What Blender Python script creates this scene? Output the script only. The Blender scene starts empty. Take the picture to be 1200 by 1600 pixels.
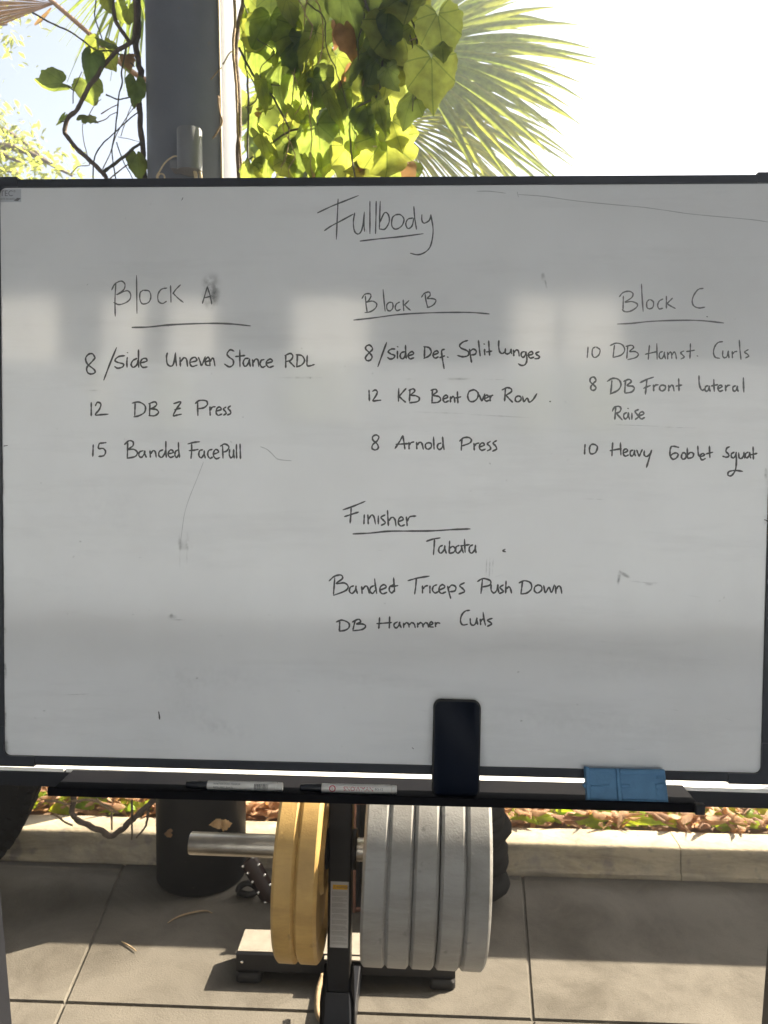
import bpy, bmesh, math, random
from mathutils import Vector, Matrix, Quaternion, noise
R = math.radians
scene = bpy.context.scene
COL = scene.collection
random.seed(7)

# ------------------------------------------------------------------ camera
CAM_H, F_PX = 1.4, 1200.0
YAW, PITCH, ROLL = R(2.26), R(4.2), R(0.46)
_f = Vector((-math.sin(YAW)*math.cos(PITCH), math.cos(YAW)*math.cos(PITCH), -math.sin(PITCH)))
_r0 = Vector((math.cos(YAW), math.sin(YAW), 0)); _u0 = _r0.cross(_f)
_r = _r0*math.cos(ROLL) + _u0*math.sin(ROLL)
_u = -_r0*math.sin(ROLL) + _u0*math.cos(ROLL)
EYE = Vector((0, 0, CAM_H))
cam_d = bpy.data.cameras.new('camera'); cam = bpy.data.objects.new('camera', cam_d); COL.objects.link(cam)
m = Matrix((_r, _u, -_f)).transposed().to_4x4(); m.translation = EYE; cam.matrix_world = m
cam_d.sensor_fit = 'VERTICAL'; cam_d.sensor_height = 36; cam_d.lens = 27
cam_d.clip_start = 0.05; cam_d.clip_end = 3000
cam_d.dof.use_dof = True; cam_d.dof.focus_distance = 1.22; cam_d.dof.aperture_fstop = 9
scene.camera = cam

# ------------------------------------------------------------------ light
SUN = Vector((1.0, 0.62, 1.0)).normalized()
EL = math.asin(SUN.z); AZ = math.atan2(SUN.x, SUN.y)
w = bpy.data.worlds.new('World'); scene.world = w; w.use_nodes = True
nt = w.node_tree; bg = nt.nodes['Background']
sky = nt.nodes.new('ShaderNodeTexSky'); sky.sky_type = 'NISHITA'; sky.sun_disc = False
sky.sun_elevation = EL; sky.sun_rotation = AZ; sky.air_density = 1.0; sky.dust_density = 2.5; sky.ozone_density = 1.0
hs = nt.nodes.new('ShaderNodeHueSaturation'); hs.inputs['Saturation'].default_value = .52; hs.inputs['Value'].default_value = 1.08
nt.links.new(sky.outputs[0], hs.inputs['Color']); nt.links.new(hs.outputs[0], bg.inputs[0]); bg.inputs[1].default_value = 0.056
sl = bpy.data.lights.new('sun', 'SUN'); sl.energy = 5.0; sl.angle = R(0.5); sl.color = (1, .875, .68)
so = bpy.data.objects.new('sun', sl); COL.objects.link(so)
so.rotation_euler = (-SUN).to_track_quat('-Z', 'Y').to_euler(); so.location = (6, 6, 8)
vs = scene.view_settings
vs.view_transform = 'Standard'; vs.look = 'None'; vs.exposure = 2.42; vs.gamma = 1; vs.use_curve_mapping = False
scene.cycles.max_bounces = 8; scene.cycles.transparent_max_bounces = 12

# ------------------------------------------------------------------ helpers
def ray(px, py): return _f + _r*((px-600)/F_PX) + _u*((800-py)/F_PX)
def K(px, py, y):                     # point of the photograph at distance y
    q = ray(px, py); return EYE + q*(y/q.y)
def FL(px, py, z=0.0):                # point of the photograph at height z
    q = ray(px, py); return EYE + q*((z-CAM_H)/q.z)

def tag(o, label=None, cat=None, group=None, kind=None):
    if label: o['label'] = label
    if cat: o['category'] = cat
    if group: o['group'] = group
    if kind: o['kind'] = kind
    return o
def empty(name, loc, label, cat, group=None):
    o = bpy.data.objects.new(name, None); COL.objects.link(o); o.location = loc
    o.empty_display_size = .05
    return tag(o, label, cat, group)

class MB:
    def __init__(s): s.bm = bmesh.new(); s.uv = None
    def add(s, verts, faces, smooth=False):
        vs_ = [s.bm.verts.new(v) for v in verts]
        out = []
        for f in faces:
            try:
                fc = s.bm.faces.new([vs_[i] for i in f]); fc.smooth = smooth; out.append(fc)
            except ValueError: pass
        return vs_, out
    def box(s, c, size, bev=0.0, rot=None, seg=2):
        t = bmesh.new(); bmesh.ops.create_cube(t, size=1)
        for v in t.verts: v.co = Vector((v.co.x*size[0], v.co.y*size[1], v.co.z*size[2]))
        if bev: bmesh.ops.bevel(t, geom=t.edges[:], offset=bev, segments=seg, profile=.5, affect='EDGES')
        M = (rot.to_4x4() if rot is not None else Matrix.Identity(4)); c = Vector(c)
        t.verts.index_update()
        s.add([(M @ v.co)+c for v in t.verts], [[v.index for v in f.verts] for f in t.faces], smooth=False)
        t.free(); return s
    def tube(s, pts, rad, n=8, cap=True, smooth=True):
        pts = [Vector(p) for p in pts]
        if not isinstance(rad, (list, tuple)): rad = [rad]*len(pts)
        ref = None; vs_ = []; fs = []
        for i, p in enumerate(pts):
            d = (pts[min(i+1, len(pts)-1)] - pts[max(i-1, 0)]).normalized()
            if ref is None:
                ref = d.orthogonal().normalized()
            ref = (ref - d*ref.dot(d)).normalized(); b = d.cross(ref)
            for k in range(n):
                a = 2*math.pi*k/n
                vs_.append(p + (ref*math.cos(a)+b*math.sin(a))*rad[i])
        for i in range(len(pts)-1):
            for k in range(n):
                fs.append((i*n+k, i*n+(k+1) % n, (i+1)*n+(k+1) % n, (i+1)*n+k))
        if cap:
            fs.append(tuple(reversed(range(n)))); fs.append(tuple(range((len(pts)-1)*n, len(pts)*n)))
        s.add(vs_, fs, smooth); return s
    def lathe(s, prof, c, axis, n=64, smooth=True, close=False):
        axis = Vector(axis).normalized(); e1 = axis.orthogonal().normalized(); e2 = axis.cross(e1); c = Vector(c)
        vs_ = []; fs = []
        for (a, r) in prof:
            for k in range(n):
                t = 2*math.pi*k/n
                vs_.append(c + axis*a + (e1*math.cos(t)+e2*math.sin(t))*r)
        L = len(prof)
        for i in range(L if close else L-1):
            j = (i+1) % L
            for k in range(n):
                fs.append((i*n+k, i*n+(k+1) % n, j*n+(k+1) % n, j*n+k))
        s.add(vs_, fs, smooth); return s
    def prism(s, poly, d):            # closed polygon (3-D points) pushed by vector d
        n = len(poly); d = Vector(d); P = [Vector(p) for p in poly]
        fs = [tuple(range(n)), tuple(reversed(range(n, 2*n)))]
        fs += [(i, i+n, (i+1) % n + n, (i+1) % n) for i in range(n)]
        s.add(P+[p+d for p in P], fs); return s
    def build(s, name, mat, parent=None, fixn=True, sharp=None):
        if fixn: bmesh.ops.recalc_face_normals(s.bm, faces=s.bm.faces)
        me = bpy.data.meshes.new(name); s.bm.to_mesh(me); s.bm.free()
        if sharp is not None:
            me.set_sharp_from_angle(angle=R(sharp))
        me.materials.append(mat)
        o = bpy.data.objects.new(name, me); COL.objects.link(o)
        if parent is not None: attach(o, parent)
        return o
def world_of(p):
    M = p.matrix_basis.copy()
    while p.parent: M = p.matrix_parent_inverse @ M; p = p.parent; M = p.matrix_basis @ M
    return M
def attach(o, p):
    o.parent = p; o.matrix_parent_inverse = world_of(p).inverted()

def crom(pts, per=6):
    if len(pts) < 3: return [Vector(p) for p in pts]
    P = [Vector(p) for p in pts]; P = [P[0]*2-P[1]] + P + [P[-1]*2-P[-2]]
    out = []
    for i in range(1, len(P)-2):
        a, b, c, d = P[i-1:i+3]
        for k in range(per):
            t = k/per
            out.append(.5*((2*b) + (c-a)*t + (2*a-5*b+4*c-d)*t*t + (3*b-a-3*c+d)*t**3))
    out.append(P[-2]); return out

# ------------------------------------------------------------------ materials
def mat(name, col, rough=.6, metal=0, spec=.5, var=None, vscale=20, bump=0, bscale=60, coat=0, detail=4, vcon=(.35, .65), speck=None, dirt=None):
    m = bpy.data.materials.new(name); m.use_nodes = True
    t = m.node_tree; b = t.nodes['Principled BSDF']
    b.inputs['Base Color'].default_value = (*col, 1); b.inputs['Roughness'].default_value = rough
    b.inputs['Metallic'].default_value = metal; b.inputs['Specular IOR Level'].default_value = spec
    if coat: b.inputs['Coat Weight'].default_value = coat; b.inputs['Coat Roughness'].default_value = .08
    tc = t.nodes.new('ShaderNodeTexCoord')
    last = None
    if var is not None:
        n = t.nodes.new('ShaderNodeTexNoise'); n.inputs['Scale'].default_value = vscale; n.inputs['Detail'].default_value = detail
        n.inputs['Roughness'].default_value = .65
        t.links.new(tc.outputs['Object'], n.inputs['Vector'])
        r = t.nodes.new('ShaderNodeValToRGB')
        r.color_ramp.elements[0].position = vcon[0]; r.color_ramp.elements[1].position = vcon[1]
        r.color_ramp.elements[0].color = (*col, 1); r.color_ramp.elements[1].color = (*var, 1)
        t.links.new(n.outputs['Fac'], r.inputs[0]); last = r.outputs[0]
    if speck is not None:             # (colour, scale, threshold)
        n2 = t.nodes.new('ShaderNodeTexNoise'); n2.inputs['Scale'].default_value = speck[1]; n2.inputs['Detail'].default_value = 3
        t.links.new(tc.outputs['Object'], n2.inputs['Vector'])
        r2 = t.nodes.new('ShaderNodeValToRGB'); r2.color_ramp.elements[0].position = speck[2]; r2.color_ramp.elements[1].position = speck[2]+.12
        t.links.new(n2.outputs['Fac'], r2.inputs[0])
        mx = t.nodes.new('ShaderNodeMix'); mx.data_type = 'RGBA'
        t.links.new(r2.outputs[0], mx.inputs['Factor'])
        if last: t.links.new(last, mx.inputs['A'])
        else: mx.inputs['A'].default_value = (*col, 1)
        mx.inputs['B'].default_value = (*speck[0], 1); last = mx.outputs['Result']
    if dirt is not None:              # (scale, darkest factor, stretch)
        mp = t.nodes.new('ShaderNodeMapping'); mp.inputs['Scale'].default_value = dirt[2]; t.links.new(tc.outputs['Object'], mp.inputs[0])
        n3 = t.nodes.new('ShaderNodeTexNoise'); n3.inputs['Scale'].default_value = dirt[0]; n3.inputs['Detail'].default_value = 9; n3.inputs['Roughness'].default_value = .72; n3.inputs['Distortion'].default_value = .6
        t.links.new(mp.outputs[0], n3.inputs['Vector'])
        r3 = t.nodes.new('ShaderNodeValToRGB'); r3.color_ramp.elements[0].position = .34; r3.color_ramp.elements[1].position = .56
        k = dirt[1]; r3.color_ramp.elements[0].color = (k, k*.97, k*.93, 1); r3.color_ramp.elements[1].color = (1, 1, 1, 1)
        t.links.new(n3.outputs['Fac'], r3.inputs[0])
        m3 = t.nodes.new('ShaderNodeMix'); m3.data_type = 'RGBA'; m3.blend_type = 'MULTIPLY'; m3.inputs['Factor'].default_value = 1
        if last: t.links.new(last, m3.inputs['A'])
        else: m3.inputs['A'].default_value = (*col, 1)
        t.links.new(r3.outputs[0], m3.inputs['B']); last = m3.outputs['Result']
    if last: t.links.new(last, b.inputs['Base Color'])
    if bump:
        n = t.nodes.new('ShaderNodeTexNoise'); n.inputs['Scale'].default_value = bscale; n.inputs['Detail'].default_value = 6
        t.links.new(tc.outputs['Object'], n.inputs['Vector'])
        bp = t.nodes.new('ShaderNodeBump'); bp.inputs['Strength'].default_value = bump; bp.inputs['Distance'].default_value = .004
        t.links.new(n.outputs['Fac'], bp.inputs['Height']); t.links.new(bp.outputs[0], b.inputs['Normal'])
    return m

def leaf_mat(name, dark, light, trans, tfac=.5, veins=True, rough=.45):
    """per-leaf tint from the 'tint' attribute, veins from the leaf's own uv, light passing through the blade"""
    m = bpy.data.materials.new(name); m.use_nodes = True; t = m.node_tree; b = t.nodes['Principled BSDF']
    out = t.nodes['Material Output']
    at_ = t.nodes.new('ShaderNodeAttribute'); at_.attribute_name = 'tint'
    r = t.nodes.new('ShaderNodeValToRGB'); r.color_ramp.elements[0].color = (*dark, 1); r.color_ramp.elements[1].color = (*light, 1)
    t.links.new(at_.outputs['Fac'], r.inputs[0])
    r2 = t.nodes.new('ShaderNodeValToRGB')
    r2.color_ramp.elements[0].color = (*trans[0], 1); r2.color_ramp.elements[1].color = (*trans[1], 1)
    t.links.new(at_.outputs['Fac'], r2.inputs[0])
    c1, c2 = r.outputs[0], r2.outputs[0]
    if veins:
        uv = t.nodes.new('ShaderNodeUVMap'); sx = t.nodes.new('ShaderNodeSeparateXYZ'); t.links.new(uv.outputs[0], sx.inputs[0])
        def M(op, a, b_=None):
            n = t.nodes.new('ShaderNodeMath'); n.operation = op
            for i, v in enumerate((a, b_)):
                if v is None: continue
                if isinstance(v, (int, float)): n.inputs[i].default_value = v
                else: t.links.new(v, n.inputs[i])
            return n.outputs[0]
        y = M('SUBTRACT', .28, sx.outputs['Y']); ang = M('ARCTAN2', sx.outputs['X'], y)
        rr = M('POWER', M('ADD', M('MULTIPLY', sx.outputs['X'], sx.outputs['X']), M('MULTIPLY', y, y)), .5)
        fr = M('ABSOLUTE', M('SUBTRACT', M('FRACT', M('ADD', M('MULTIPLY', ang, 1.35), 50.5)), .5))
        vein = M('LESS_THAN', M('MULTIPLY', fr, rr), .013)
        for k, c in enumerate((c1, c2)):
            mx = t.nodes.new('ShaderNodeMix'); mx.data_type = 'RGBA'
            t.links.new(M('MULTIPLY', vein, .62), mx.inputs['Factor']); t.links.new(c, mx.inputs['A'])
            mx.inputs['B'].default_value = (.10, .16, .03, 1)
            if k == 0: c1 = mx.outputs['Result']
            else: c2 = mx.outputs['Result']
    tcm = t.nodes.new('ShaderNodeTexCoord'); nm = t.nodes.new('ShaderNodeTexNoise'); nm.inputs['Scale'].default_value = 32; nm.inputs['Detail'].default_value = 6
    t.links.new(tcm.outputs['Object'], nm.inputs['Vector'])
    rm = t.nodes.new('ShaderNodeValToRGB'); rm.color_ramp.elements[0].position = .32; rm.color_ramp.elements[0].color = (.66, .66, .60, 1); rm.color_ramp.elements[1].position = .62; rm.color_ramp.elements[1].color = (1.1, 1.1, 1.05, 1)
    t.links.new(nm.outputs['Fac'], rm.inputs[0])
    res = []
    for c in (c1, c2):
        mm_ = t.nodes.new('ShaderNodeMix'); mm_.data_type = 'RGBA'; mm_.blend_type = 'MULTIPLY'; mm_.inputs['Factor'].default_value = 1
        t.links.new(c, mm_.inputs['A']); t.links.new(rm.outputs[0], mm_.inputs['B']); res.append(mm_.outputs['Result'])
    c1, c2 = res
    tcn = t.nodes.new('ShaderNodeTexCoord'); nz = t.nodes.new('ShaderNodeTexNoise'); nz.inputs['Scale'].default_value = 45
    t.links.new(tcn.outputs['Object'], nz.inputs['Vector'])
    bp = t.nodes.new('ShaderNodeBump'); bp.inputs['Strength'].default_value = .25; bp.inputs['Distance'].default_value = .004
    t.links.new(nz.outputs['Fac'], bp.inputs['Height']); t.links.new(bp.outputs[0], b.inputs['Normal'])
    t.links.new(c1, b.inputs['Base Color']); b.inputs['Roughness'].default_value = rough; b.inputs['Specular IOR Level'].default_value = .35
    tr = t.nodes.new('ShaderNodeBsdfTranslucent'); t.links.new(c2, tr.inputs[0])
    mix = t.nodes.new('ShaderNodeMixShader'); mix.inputs[0].default_value = tfac
    t.links.new(b.outputs[0], mix.inputs[1]); t.links.new(tr.outputs[0], mix.inputs[2]); t.links.new(mix.outputs[0], out.inputs[0])
    return m

def smear_mat(name, col, alpha, scale):
    m = bpy.data.materials.new(name); m.use_nodes = True; t = m.node_tree; b = t.nodes['Principled BSDF']
    b.inputs['Base Color'].default_value = (*col, 1); b.inputs['Roughness'].default_value = .3
    tc = t.nodes.new('ShaderNodeTexCoord'); n = t.nodes.new('ShaderNodeTexNoise'); n.inputs['Scale'].default_value = scale; n.inputs['Detail'].default_value = 5
    t.links.new(tc.outputs['Object'], n.inputs['Vector'])
    at_ = t.nodes.new('ShaderNodeAttribute'); at_.attribute_name = 'tint'
    r = t.nodes.new('ShaderNodeMapRange'); r.inputs[1].default_value = .33; r.inputs[2].default_value = .7; r.inputs[3].default_value = 0; r.inputs[4].default_value = alpha
    t.links.new(n.outputs['Fac'], r.inputs[0])
    mu = t.nodes.new('ShaderNodeMath'); mu.operation = 'MULTIPLY'; t.links.new(r.outputs[0], mu.inputs[0]); t.links.new(at_.outputs['Fac'], mu.inputs[1])
    t.links.new(mu.outputs[0], b.inputs['Alpha'])
    return m

MT = {}
MT['floor'] = mat('floor_slab', (.106, .097, .083), .8, spec=.2, var=(.134, .122, .104), vscale=2.2, bump=.3, bscale=200, speck=((.075, .07, .06), 240, .58), dirt=(3.4, .58, (1, 1, 1)))
MT['joint'] = mat('joint_fill', (.12, .11, .10), .9)
MT['kerb'] = mat('kerb_concrete', (.46, .39, .275), .85, var=(.31, .275, .225), vscale=9, vcon=(.42, .72), bump=.5, bscale=70, speck=((.27, .235, .20), 19, .57), dirt=(6, .5, (.5, 1.2, 2.2)))
MT['soil'] = mat('soil', (.10, .065, .04), .95, var=(.20, .13, .08), vscale=18, bump=.8, bscale=40)
MT['ground'] = mat('ground', (.16, .15, .07), .95, var=(.24, .20, .11), vscale=.7)
MT['black'] = mat('black_powder_coat', (.010, .011, .015), .38, spec=.4, bump=.05, bscale=500)
MT['frame'] = mat('frame_black', (.020, .023, .032), .34, spec=.45)
MT['tray'] = mat('tray_black', (.006, .0065, .009), .75, spec=.04, var=(.009, .009, .011), vscale=12)
MT['alu'] = mat('white_strip', (.82, .82, .80), .35, spec=.5)
MT['steel'] = mat('brushed_steel', (.50, .46, .40), .34, metal=1, var=(.40, .36, .31), vscale=30, bump=.12, bscale=160)
MT['yellow'] = mat('yellow_rubber', (.54, .35, .125), .5, spec=.4, var=(.46, .295, .10), vscale=14, bump=.14, bscale=280, speck=((.25, .17, .07), 34, .67), dirt=(7, .74, (.5, 1.6, 1.6)))
MT['silver'] = mat('grey_rubber', (.29, .288, .28), .44, spec=.5, var=(.245, .243, .237), vscale=9, bump=.18, bscale=240, speck=((.11, .11, .11), 34, .67), dirt=(7, .70, (.5, 1.6, 1.6)))
MT['rubber'] = mat('black_rubber', (.012, .012, .014), .55, spec=.35, var=(.022, .021, .021), vscale=25, bump=.2, bscale=120)
MT['column'] = mat('column_paint', (.175, .19, .225), .5, spec=.25, var=(.15, .163, .195), vscale=6, bump=.1, bscale=150, speck=((.20, .19, .18), 35, .66))
MT['sleeve'] = mat('column_base_shade', (.005, .0055, .008), .55, spec=.22, var=(.009, .009, .011), vscale=8, bump=.1, bscale=60, speck=((.07, .065, .06), 55, .72))  # for the column's lower part, its shade put into the colour
MT['lamp'] = mat('lamp_grey', (.19, .20, .22), .42, spec=.4, bump=.1, bscale=300)
MT['cable'] = mat('cable_cream', (.55, .46, .30), .55)
MT['white'] = mat('marker_white', (.78, .77, .75), .4)
MT['ink'] = mat('marker_ink', (.022, .024, .028), .30, spec=.6)
MT['ink_glare'] = mat('marker_ink_glare', (.10, .104, .112), .25, spec=.7)  # greyed ink: glare over the upper board put into its colour
MT['ink_pale'] = mat('marker_ink_pale', (.17, .175, .185), .2, spec=.7)  # paler still, the same glare put into its colour
MT['red'] = mat('print_red', (.50, .03, .07), .4)
MT['print'] = mat('print_grey', (.13, .13, .14), .5)
MT['label'] = mat('label_paper', (.50, .50, .50), .5, var=(.46, .46, .46), vscale=40)
MT['orange'] = mat('label_orange', (.72, .40, .02), .5)
MT['sticker'] = mat('board_sticker', (.46, .48, .52), .35)
MT['blue'] = mat('blue_foam', (.115, .27, .46), .55, spec=.35, var=(.09, .22, .39), vscale=40, bump=.35, bscale=90, speck=((.02, .05, .11), 70, .70))
MT['phone'] = mat('phone_glass', (.006, .009, .018), .35, spec=.08)
MT['case'] = mat('phone_case', (.012, .012, .014), .5)
MT['bark'] = mat('stem_bark', (.085, .065, .05), .85, var=(.16, .12, .09), vscale=60, bump=.7, bscale=140)
MT['stem'] = mat('stem_tan', (.36, .26, .15), .8, var=(.24, .17, .10), vscale=50, bump=.4, bscale=120)
MT['stem_dark'] = mat('stem_dark', (.055, .06, .04), .75, var=(.10, .09, .06), vscale=60)
MT['drystem'] = mat('dry_petiole', (.42, .25, .13), .6, var=(.34, .2, .11), vscale=40)
MT['belt'] = mat('belt_leather', (.035, .018, .016), .35)
MT['stud'] = mat('belt_stud', (.8, .78, .74), .25, metal=1)
MT['crate'] = mat('crate_edge', (.20, .09, .06), .55, var=(.27, .13, .09), vscale=30)
MT['roof'] = mat('roof_underside', (.64, .70, .78), .8)
MT['rail'] = mat('rail_brown', (.16, .10, .06), .6, var=(.11, .07, .045), vscale=14)
MT['leaf'] = leaf_mat('vine_leaf', (.08, .12, .075), (.12, .165, .07), ((.19, .28, .06), (.46, .49, .08)), .62)
MT['palm'] = leaf_mat('palm_leaf', (.06, .105, .05), (.18, .19, .06), ((.20, .35, .05), (.58, .54, .07)), .55, veins=False)
MT['dry'] = leaf_mat('dry_leaf', (.26, .15, .08), (.50, .34, .18), ((.36, .18, .08), (.62, .38, .16)), .35, veins=False, rough=.7)
MT['litter'] = leaf_mat('litter_leaf', (.20, .10, .06), (.70, .46, .28), ((.46, .20, .06), (.80, .46, .14)), .42, veins=False, rough=.7)
MT['green'] = leaf_mat('green_shoot', (.16, .30, .02), (.36, .46, .03), ((.45, .65, .03), (.75, .80, .05)), .5, veins=False)
MT['treeleaf'] = leaf_mat('tree_leaf', (.10, .14, .03), (.22, .24, .06), ((.45, .55, .10), (.72, .72, .16)), .5, veins=False)
MT['smear'] = smear_mat('ink_smear', (.09, .09, .10), .62, 110)
MT['foot'] = mat('foot_black_satin', (.016, .016, .019), .4, spec=.35, bump=.05, bscale=300)
MT['yard'] = mat('bounce_yard_pale', (.27, .305, .35), .9, var=(.24, .27, .31), vscale=1.5)
MT['tan'] = mat('tan_render', (.50, .55, .61), .9)
MT['dark_render'] = mat('dark_glazing', (.05, .055, .06), .2)
MT['render_white'] = mat('white_render', (.82, .82, .80), .9)
MT['pale_top'] = mat('pale_foot_top', (.235, .21, .175), .75, var=(.17, .155, .13), vscale=25)  # paler than the black foot below it
MT['matte'] = mat('black_cord', (.006, .006, .007), .8, spec=.12, bump=.5, bscale=260)
MT['side'] = mat('sky_blocker_render', (.16, .165, .17), .9)
MT['bay'] = mat('pale_bay', (.66, .70, .70), .9, var=(.5, .56, .50), vscale=1.2)
MT['bounce'] = mat('bounce_floor_pale', (.60, .635, .69), .6, var=(.56, .595, .65), vscale=2, spec=.2)
MT['ink_ghost'] = mat('marker_ink_ghost', (.40, .41, .43), .2, spec=.7)
MT['smallprint'] = mat('small_print', (.30, .30, .30), .6)
# ------------------------------------------------------------------ ground, floor, kerb, bed
def struct(name, mb, m): o = mb.build(name, m); o['kind'] = 'structure'; return o
g = MB(); g.add([(-900, -900, -.03), (900, -900, -.03), (900, 900, -.03), (-900, 900, -.03)], [(0, 1, 2, 3)])
struct('ground', g, MT['ground'])
# concrete slabs with open joints: the joint lines run as they do in the photo
fl = MB()
def slab(poly, c=.0035, dz=.006):
    P = [Vector((x, y, 0)) for x, y in poly]; n = len(P); cen = sum(P, Vector())/n
    ins = []
    for i in range(n):
        a = (P[i]-P[i-1]).normalized(); b = (P[(i+1) % n]-P[i]).normalized()
        na = Vector((-a.y, a.x, 0)); nb = Vector((-b.y, b.x, 0))
        ins.append(P[i] + (na+nb)*c/(1+na.dot(nb)))
    base = [p+Vector((0, 0, -dz)) for p in P]
    fl.add(ins+base, [tuple(range(n))] + [(i, i+n, (i+1) % n+n, (i+1) % n) for i in range(n)])
J = .0022
xs = [(-10, -10), (-5.6, -5.6), (-4.4, -4.3), (-3.2, -3.05), (-2.1, -1.98), (-.976, -.872), (.375, .305), (1.62, 1.5), (2.8, 2.7), (4, 3.9), (5.2, 5.1), (10, 10)]
ys = [2.495, 1.832, .62, -.6, -1.8, -3.0, -4.2, -5.4, -7]
for i in range(len(xs)-1):
    for j in range(len(ys)-1):
        def X(k, y): return xs[k][1] + (xs[k][0]-xs[k][1])*(y-1.79)/.705
        y1, y0 = ys[j]-J*(j > 0), ys[j+1]+J
        def XX(k, y): return X(k, max(y, .62)) if abs(xs[k][0]) < 8 else xs[k][0]
        slab([(XX(i, y0)+J, y0), (XX(i+1, y0)-J, y0), (XX(i+1, y1)-J, y1), (XX(i, y1)+J, y1)])
fl.add([(-10, -7, -.0062), (10, -7, -.0062), (10, 2.495, -.0062), (-10, 2.495, -.0062)], [(0, 1, 2, 3)])
struct('floor', fl, MT['floor'])

def kerb_stone(x0, x1):
    k = MB(); prof = [(2.497, -.02), (2.497, .012), (2.502, .016), (2.506, .020), (2.512, .078), (2.516, .092), (2.526, .100), (2.622, .101), (2.630, .096), (2.634, .085), (2.634, -.02)]
    n = len(prof); N = max(2, int((x1-x0)/.04)); vs_ = []; fs = []
    for i in range(N+1):
        x = x0+(x1-x0)*i/N
        for (y, z) in prof:
            j = noise.noise(Vector((x*9, y*30, z*30)))*.0018 + noise.noise(Vector((x*1.3, 3, z*4)))*.003
            vs_.append((x, y+j, z+j*.8))
    for i in range(N):
        for q in range(n-1): fs.append((i*n+q, i*n+q+1, (i+1)*n+q+1, (i+1)*n+q))
    fs.append(tuple(range(n))); fs.append(tuple(reversed(range(N*n, N*n+n))))
    k.add(vs_, fs, True); o = k.build('kerb', MT['kerb'], sharp=50); o['kind'] = 'structure'; return o
kerb_stone(-6, .9005); kerb_stone(.9035, 6)
bed = MB(); N = 60; vs_ = []; fs = []
for j in range(13):
    for i in range(N+1):
        x = -6+12*i/N; y = 2.63+3.2*(j/12)**1.6
        vs_.append((x, y, .075+.03*noise.noise(Vector((x*3, y*3, 0)))*(1 if j else 0)-(.02 if j == 0 else 0)))
for j in range(12):
    for i in range(N): a = j*(N+1)+i; fs.append((a, a+1, a+N+2, a+N+1))
bed.add(vs_, fs, True); struct('planting_bed', bed, MT['soil'])

# ------------------------------------------------------------------ leaf helpers
_LO = [(0, .24), (.05, .34), (.13, .42), (.24, .44), (.34, .37), (.40, .27), (.46, .20), (.47, .08), (.43, -.04), (.40, -.16), (.32, -.25), (.22, -.34), (.12, -.46), (0, -.60)]
def _dense(o):
    q = crom([Vector((x, y, 0)) for x, y in o], 2); return [(v.x, v.y) for v in q]
LEAF_OUT = _dense(_LO)
LOBE_OUT = [(0, .22), (.06, .36), (.17, .43), (.27, .37), (.33, .42), (.46, .34), (.52, .22), (.44, .12), (.50, .02), (.46, -.12), (.33, -.16), (.30, -.30), (.16, -.38), (0, -.58)]
LOBE_OUT = _dense(LOBE_OUT)
LOBE_PTS = LOBE_OUT + [(-x, y) for x, y in reversed(LOBE_OUT[1:-1])]
LEAF_PTS = LEAF_OUT + [(-x, y) for x, y in reversed(LEAF_OUT[1:-1])]
class Leaves:
    """many leaves gathered into one mesh, each with its uv and tint"""
    def __init__(s): s.V = []; s.F = []; s.T = []; s.UV = []
    def leaf(s, c, ax, nrm, size, tint, fold=.25, curl=.15, wide=1.0, seed=0):
        """ax: direction from stalk to tip, nrm: facing"""
        ax = Vector(ax).normalized(); nrm = Vector(nrm); nrm = (nrm-ax*nrm.dot(ax)).normalized(); sd = ax.cross(nrm)
        rnd = random.Random(seed*77+len(s.V)); b = len(s.V); n = len(LEAF_PTS); PT = LOBE_PTS if rnd.random() < .25 else LEAF_PTS
        ww = [1+rnd.uniform(-.055, .05) for _ in range(n)]
        k1, k2 = rnd.uniform(-.3, .3), rnd.uniform(0, 6)
        def P(x, y):
            x *= wide
            z = -fold*abs(x) - curl*(y-.1)**2*1.5 + .06*math.sin(7*x+k2)+.05*math.sin(6*y+k2*1.7)+k1*x*y
            return Vector(c) + (sd*x - ax*(y-.3) + nrm*z)*size
        for sc in (0, .55, 1):
            if sc == 0: s.V.append(P(0, .1)); s.T.append(tint); s.UV.append((0, .1)); continue
            for i, (x, y) in enumerate(PT):
                k = sc*(ww[i] if sc == 1 else 1); X, Y = x*k, .1+(y-.1)*k
                s.V.append(P(X, Y)); s.T.append(min(1, max(0, tint+(.08 if sc == 1 else 0)))); s.UV.append((X, Y))
        for i in range(n):
            j = (i+1) % n
            s.F.append((b, b+1+i, b+1+j)); s.F.append((b+1+i, b+1+n+i, b+1+n+j, b+1+j))
    def blade(s, pts, wid, nrm, tint0, tint1, vfold=.35):
        """long folded strip: pts centre line, wid half widths"""
        b = len(s.V); n = len(pts)
        for i, p in enumerate(pts):
            p = Vector(p); d = (Vector(pts[min(i+1, n-1)])-Vector(pts[max(i-1, 0)])).normalized()
            nn = Vector(nrm); nn = (nn-d*nn.dot(d)).normalized(); sd = d.cross(nn); wv = wid[i]
            t = tint0+(tint1-tint0)*i/(n-1)
            for q, off in ((-1, 0), (0, 1), (1, 0)):
                s.V.append(p+sd*q*wv+nn*off*wv*vfold); s.T.append(t); s.UV.append((q, i/n))
        for i in range(n-1):
            for q in range(2): a = b+i*3+q; s.F.append((a, a+1, a+4, a+3))
    def build(s, name, m, parent=None, smooth=True):
        me = bpy.data.meshes.new(name); me.from_pydata([tuple(v) for v in s.V], [], s.F)
        a = me.attributes.new('tint', 'FLOAT', 'POINT'); a.data.foreach_set('value', s.T)
        uvl = me.uv_layers.new(name='UVMap')
        for l in me.loops: uvl.data[l.index].uv = s.UV[l.vertex_index]
        for p in me.polygons: p.use_smooth = smooth
        me.materials.append(m); o = bpy.data.objects.new(name, me); COL.objects.link(o)
        if parent is not None: attach(o, parent)
        return o

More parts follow.
